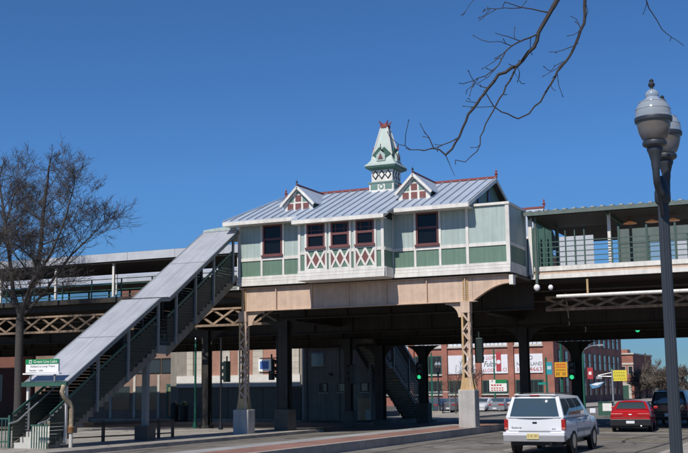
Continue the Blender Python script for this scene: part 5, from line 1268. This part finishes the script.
# ================================================================== TREES
def tree(label, base, h, r, spread, levels, seed, trunkdir=(0,0,1), lean=None, cat='tree', group=None, kids=(4,5), fork=None, twig=.006, bm=bark, ratio=.68, droop=0.0, name='bare_tree', upw=.25):
    rnd = random.Random(seed); t = T(name, label, cat, base, group)
    trunk = MB(); crown = MB()
    def seg(mb, p, d, L, r0_, r1_, n, lev):
        pts = [Vector(p)]; dd = Vector(d).normalized(); k = 5 if lev < 3 else 4
        for i in range(k):
            wob = .10 if lev < 2 else .13
            dd = (dd + Vector((rnd.uniform(-1,1), rnd.uniform(-1,1), rnd.uniform(-.6,1)*(.5+upw)))*wob + Vector((0,0,-droop*.1*lev))).normalized(); pts.append(pts[-1]+dd*L/k)
        rs = [r0_+(r1_-r0_)*i/k for i in range(k+1)]
        mb.tube(pts, rs, n, cap=False); return pts, rs, dd
    def grow(p, d, L, rr, lev):
        mb = trunk if lev < 1 else crown
        pts, rs, dd = seg(mb, p, d, L, rr, max(rr*.55, twig*.6), 8 if lev < 2 else 5 if lev < 3 else 3, lev)
        if lev >= levels: return
        n = rnd.randint(*kids) + (1 if lev > 1 else 0)
        for i in range(n):
            f_ = 1.0 if i == 0 else rnd.uniform(.35, 1.0)
            idx = min(len(pts)-2, int(f_*(len(pts)-1))); q = pts[idx].lerp(pts[idx+1], f_*(len(pts)-1)-idx) if f_ < 1 else pts[-1]
            ax = Vector((rnd.gauss(0,1), rnd.gauss(0,1), rnd.gauss(0,.5)+upw)).normalized()
            nd = (dd*(1.0-spread*.5) + ax*spread*(.35 if i == 0 else 1.0)).normalized()
            rr2 = max(rs[idx]*(.8 if i == 0 else rnd.uniform(.4,.62)), twig)
            grow(q, nd, L*ratio*rnd.uniform(.75,1.2), rr2, lev+1)
    if fork:
        pts = [Vector(base)] + [Vector(p) for p in fork['stem']]
        trunk.tube(pts, [r*1.25]+[r]*(len(pts)-1), 10)
        for path, r_ in fork['limbs']:
            path = [pts[-1]] + [Vector(p) for p in path]
            trunk.tube(path, [r_*(1-.45*i/(len(path)-1)) for i in range(len(path))], 8)
            for i, p in enumerate(path[1:]):
                for j in range(fork.get('n', 3)):
                    d0 = (path[i+1]-path[i]).normalized(); ax = Vector((rnd.gauss(0,1), rnd.gauss(0,1), rnd.gauss(0,.4)+.35)).normalized()
                    st_ = path[i].lerp(p, rnd.uniform(.2,1)); grow(st_, d0*.55+ax*.75, h*.24*rnd.uniform(.7,1.2), r_*.42*(1-.12*i), 1)
            grow(path[-1], (path[-1]-path[-2]), h*.2, r_*.5, 1)
    else: grow(Vector(base), Vector(trunkdir), h*.38, r, 0)
    trunk.build('trunk', bm, t); crown.build('crown', bm, t, kind='stuff'); return t
# big tree at left
YT = 42.0
L = lambda px, py, dy=0: pY(px, py, YT+dy)
tb = L(17, 447); tb.z = -.15
tree('large bare tree with fine twigs beside the stair entrance', tb, 5.6, .19, .8, 5, 11, fork=dict(
    stem=[L(18,400), L(19,350), L(20,318)],
    limbs=[([L(28,300,.2), L(36,275,.3), L(41,245,.3), L(43,215,.5), L(46,190,.4)], .14), ([L(13,290,-.3), L(10,262,-.5), L(6,230,-.8), L(2,200,-.8)], .11), ([L(45,292,.6), L(58,272,.8), L(72,254,1.0), L(84,243,1.2)], .07), ([L(30,285,-.6), L(50,255,-1.0), L(62,228,-1.2), L(68,210,-1.2)], .07)], n=3), kids=(2,4), twig=.0075, ratio=.68, bm=M('grey_bark', (.062,.054,.050), .9, var=.35, scale=12))
# second tree further left, only its twigs reach in
tb = L(-45, 447, 2); tb.z = -.15
tree('bare street tree at left with twigs crossing the platform', tb, 7.0, .16, .8, 5, 5, fork=dict(stem=[L(-44,380,2), L(-42,320,2)], limbs=[([L(-30,290,2), L(-12,262,2), L(2,235,2), L(10,210,2)], .09), ([L(-50,280,2), L(-55,230,2), L(-52,190,2)], .1)], n=3), kids=(3,4))
# young trees at the lot
for i, (px, yy, hh) in enumerate(((456, 83, 5.2), (478, 83.4, 4.8))):
    p = pY(px, 412, yy); tree(('young bare tree by the lot fence left of the median column' if i == 0 else 'young bare tree by the lot fence right of the median column'), (p.x, yy, -.2), hh, .06, .75, 4, 30+i, kids=(3,4), twig=.012, group='young trees by the lot')
# far hazy trees beyond the street
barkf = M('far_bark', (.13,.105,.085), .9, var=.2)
for i, (px, yy, hh) in enumerate(((640,185,6.6),(650,190,7.0),(661,180,6.4),(645,230,8),(672,200,5.6),(634,240,7),(655,250,8.5),(685,220,7))):
    p = pY(px, 395, yy); tree('distant bare tree in the clump beyond the dark vehicle', (p.x, yy, -.3), hh, .16, .95, 4, 60+i, kids=(5,7), twig=.035, bm=barkf, group='distant bare trees')
# overhanging branches from a tree beside the camera
DB = 10.5
def pts(path, d0=DB, d1=DB): return [pD(x, y, d0+(d1-d0)*i/(len(path)-1)) for i, (x, y) in enumerate(path)]
OT = T('overhanging_tree', 'dark budding branches hanging down from a tree on the right', 'tree', (2.3, 10.8, .06))
A = [(552.7,8),(545,22),(538.9,33.8),(533,47.7),(517,65.5),(499,75.5),(487,88),(477,103),(465,121),(459.4,137),(452,148),(445.5,155),(439.6,150),(431.6,149),(411.8,150),(398,144),(390,137)]
trunkP = [Vector((2.3,10.8,.06)), Vector((2.28,10.8,1.2)), Vector((2.2,10.75,3.0)), Vector((2.1,10.7,4.8)), Vector((1.9,10.6,6.6)), Vector((1.7,10.5,8.4))]
MB().tube(trunkP, [.24,.19,.17,.15,.12,.07], 12).build('trunk', bark, OT)
top = trunkP[4]
br = M('branch_bark', (.038,.032,.03), .8, var=.3, scale=15)
limb0 = pD(600,-62,DB); limb1 = pD(573,-28,DB)
MB().tube([top, top.lerp(limb0,.45)+Vector((0,0,.45)), limb0, limb1, pD(552.7,8,DB)], [.07,.055,.034,.028,.024], 8).build('limb', br, OT)
Bp = [(584.5,8),(584.5,24),(574.6,45.7),(564.7,61.6),(550.8,83.4),(540.8,101),(529,113),(519,118),(507,115),(495,107),(487,95)]
MB().tube([top+Vector((-.02,0,.5)), top.lerp(pD(592,-50,DB+.6),.5)+Vector((0,0,.4)), pD(592,-50,DB+.6), pD(586,-20,DB+.6), pD(584.5,8,DB+.6)], [.06,.045,.025,.02,.017], 8).build('limb', br, OT)
brs = MB(); rnd = random.Random(3)
def branch(path, r0_, r1_, d0=DB, d1=DB, twigs=.5, jag=1.2):
    pp = []
    for (x0, y0), (x1, y1) in zip(path, path[1:]):
        n = max(1, int(math.hypot(x1-x0, y1-y0)/6))
        for i in range(n): pp.append((x0+(x1-x0)*i/n+rnd.uniform(-jag,jag)*(i > 0 or len(pp) > 0), y0+(y1-y0)*i/n+rnd.uniform(-jag,jag)*(len(pp) > 0)))
    pp.append(path[-1]); w3 = pts(pp, d0, d1); n = len(w3)
    brs.tube(w3, [r0_+(r1_-r0_)*(i/(n-1))**.8 for i in range(n)], 7)
    for i in range(1, n):
        if rnd.random() < twigs:
            d = (w3[i]-w3[i-1]).normalized(); sd_ = RT*rnd.choice((-1,1)) if False else (RT*rnd.uniform(-1,1)+UP*rnd.uniform(-1,.7)+fw*rnd.uniform(-1,1))
            ln = rnd.choice((.03,.04,.05,.08,.12,.18,.26)); q = w3[i]; e1 = q+(d*.6+sd_.normalized()*.8)*ln*.5; e2 = e1+(d*.4+sd_.normalized()*.8+Vector((0,0,.25)))*ln*.5
            rr = .0042; brs.tube([q,e1,e2], [rr,rr*.8,rr*.7], 5)
            brs.tube([e2,e2+(e2-e1).normalized()*.012,e2+(e2-e1).normalized()*.03], [rr*.8,rr*1.25,rr*.3], 5)      # bud
branch(A[:12], .022, .010, twigs=.45); branch(A[11:], .008, .0028, twigs=.4)
branch([(459.4,137),(450,143),(431.6,149)], .006, .004)
branch([(433.6,148),(429.6,137),(424,131),(419.7,123)], .006, .003, twigs=.6); branch([(445.5,155),(449.5,167),(454.7,176)], .005, .002, twigs=0)
branch(Bp, .017, .005, DB+.6, DB+.3, twigs=.45)
branch([(517,65.5),(507,87),(493,111),(483,131),(477,151),(465,161),(455.5,160)], .010, .004, DB, DB-.2, twigs=.35)
branch([(538,34),(530,37),(517,41.7),(507,49.6),(499,65.5),(485,75.5),(467,82.6)], .009, .0035, DB, DB-.4, twigs=.6)
branch([(520,41),(508,36),(495,33)], .005, .003, DB, DB-.1, twigs=.5); branch([(512,46),(500,41),(489,42)], .005, .003, DB, DB-.1, twigs=.5)
branch([(487,88),(475,84),(467,90)], .005, .003, twigs=.5); branch([(574,46),(562,51),(549,52)], .005, .003, DB+.6, DB+.5, twigs=.4); branch([(565,61),(556,66),(551,71)], .004, .003, DB+.6, DB+.5, twigs=.4)
branch([(550.5,13),(541,11),(532,8),(521,8),(505,2)], .008, .004, twigs=.3); branch([(521,8),(512,8),(490,8),(483,12)], .005, .003, twigs=.4); branch([(490,9),(484,16),(479,21)], .004, .002, twigs=.2); branch([(552.7,-4),(535,-13),(505,-16),(482,-8),(470,4),(466,11),(463,16)], .007,.002,twigs=.3)
branch([(477,103),(466,100),(468,98)], .004, .003, twigs=.4); branch([(517,66),(520,80),(514,72)], .004, .002, twigs=.3); branch([(584,20),(588,12),(586,4)], .006, .003, DB+.6, DB+.6, twigs=.3); branch([(581,30),(576,18),(570,16)], .005, .003, DB+.6, DB+.6, twigs=.4)
branch([(640,-12),(652,14),(662,28),(672,38),(684,46)], .007, .003, DB+1, DB+1.2, twigs=.4)
branch([(600,-62),(622,-40),(640,-12)], .012, .007, DB, DB+1, twigs=.2)
brs.build('branches', br, OT)
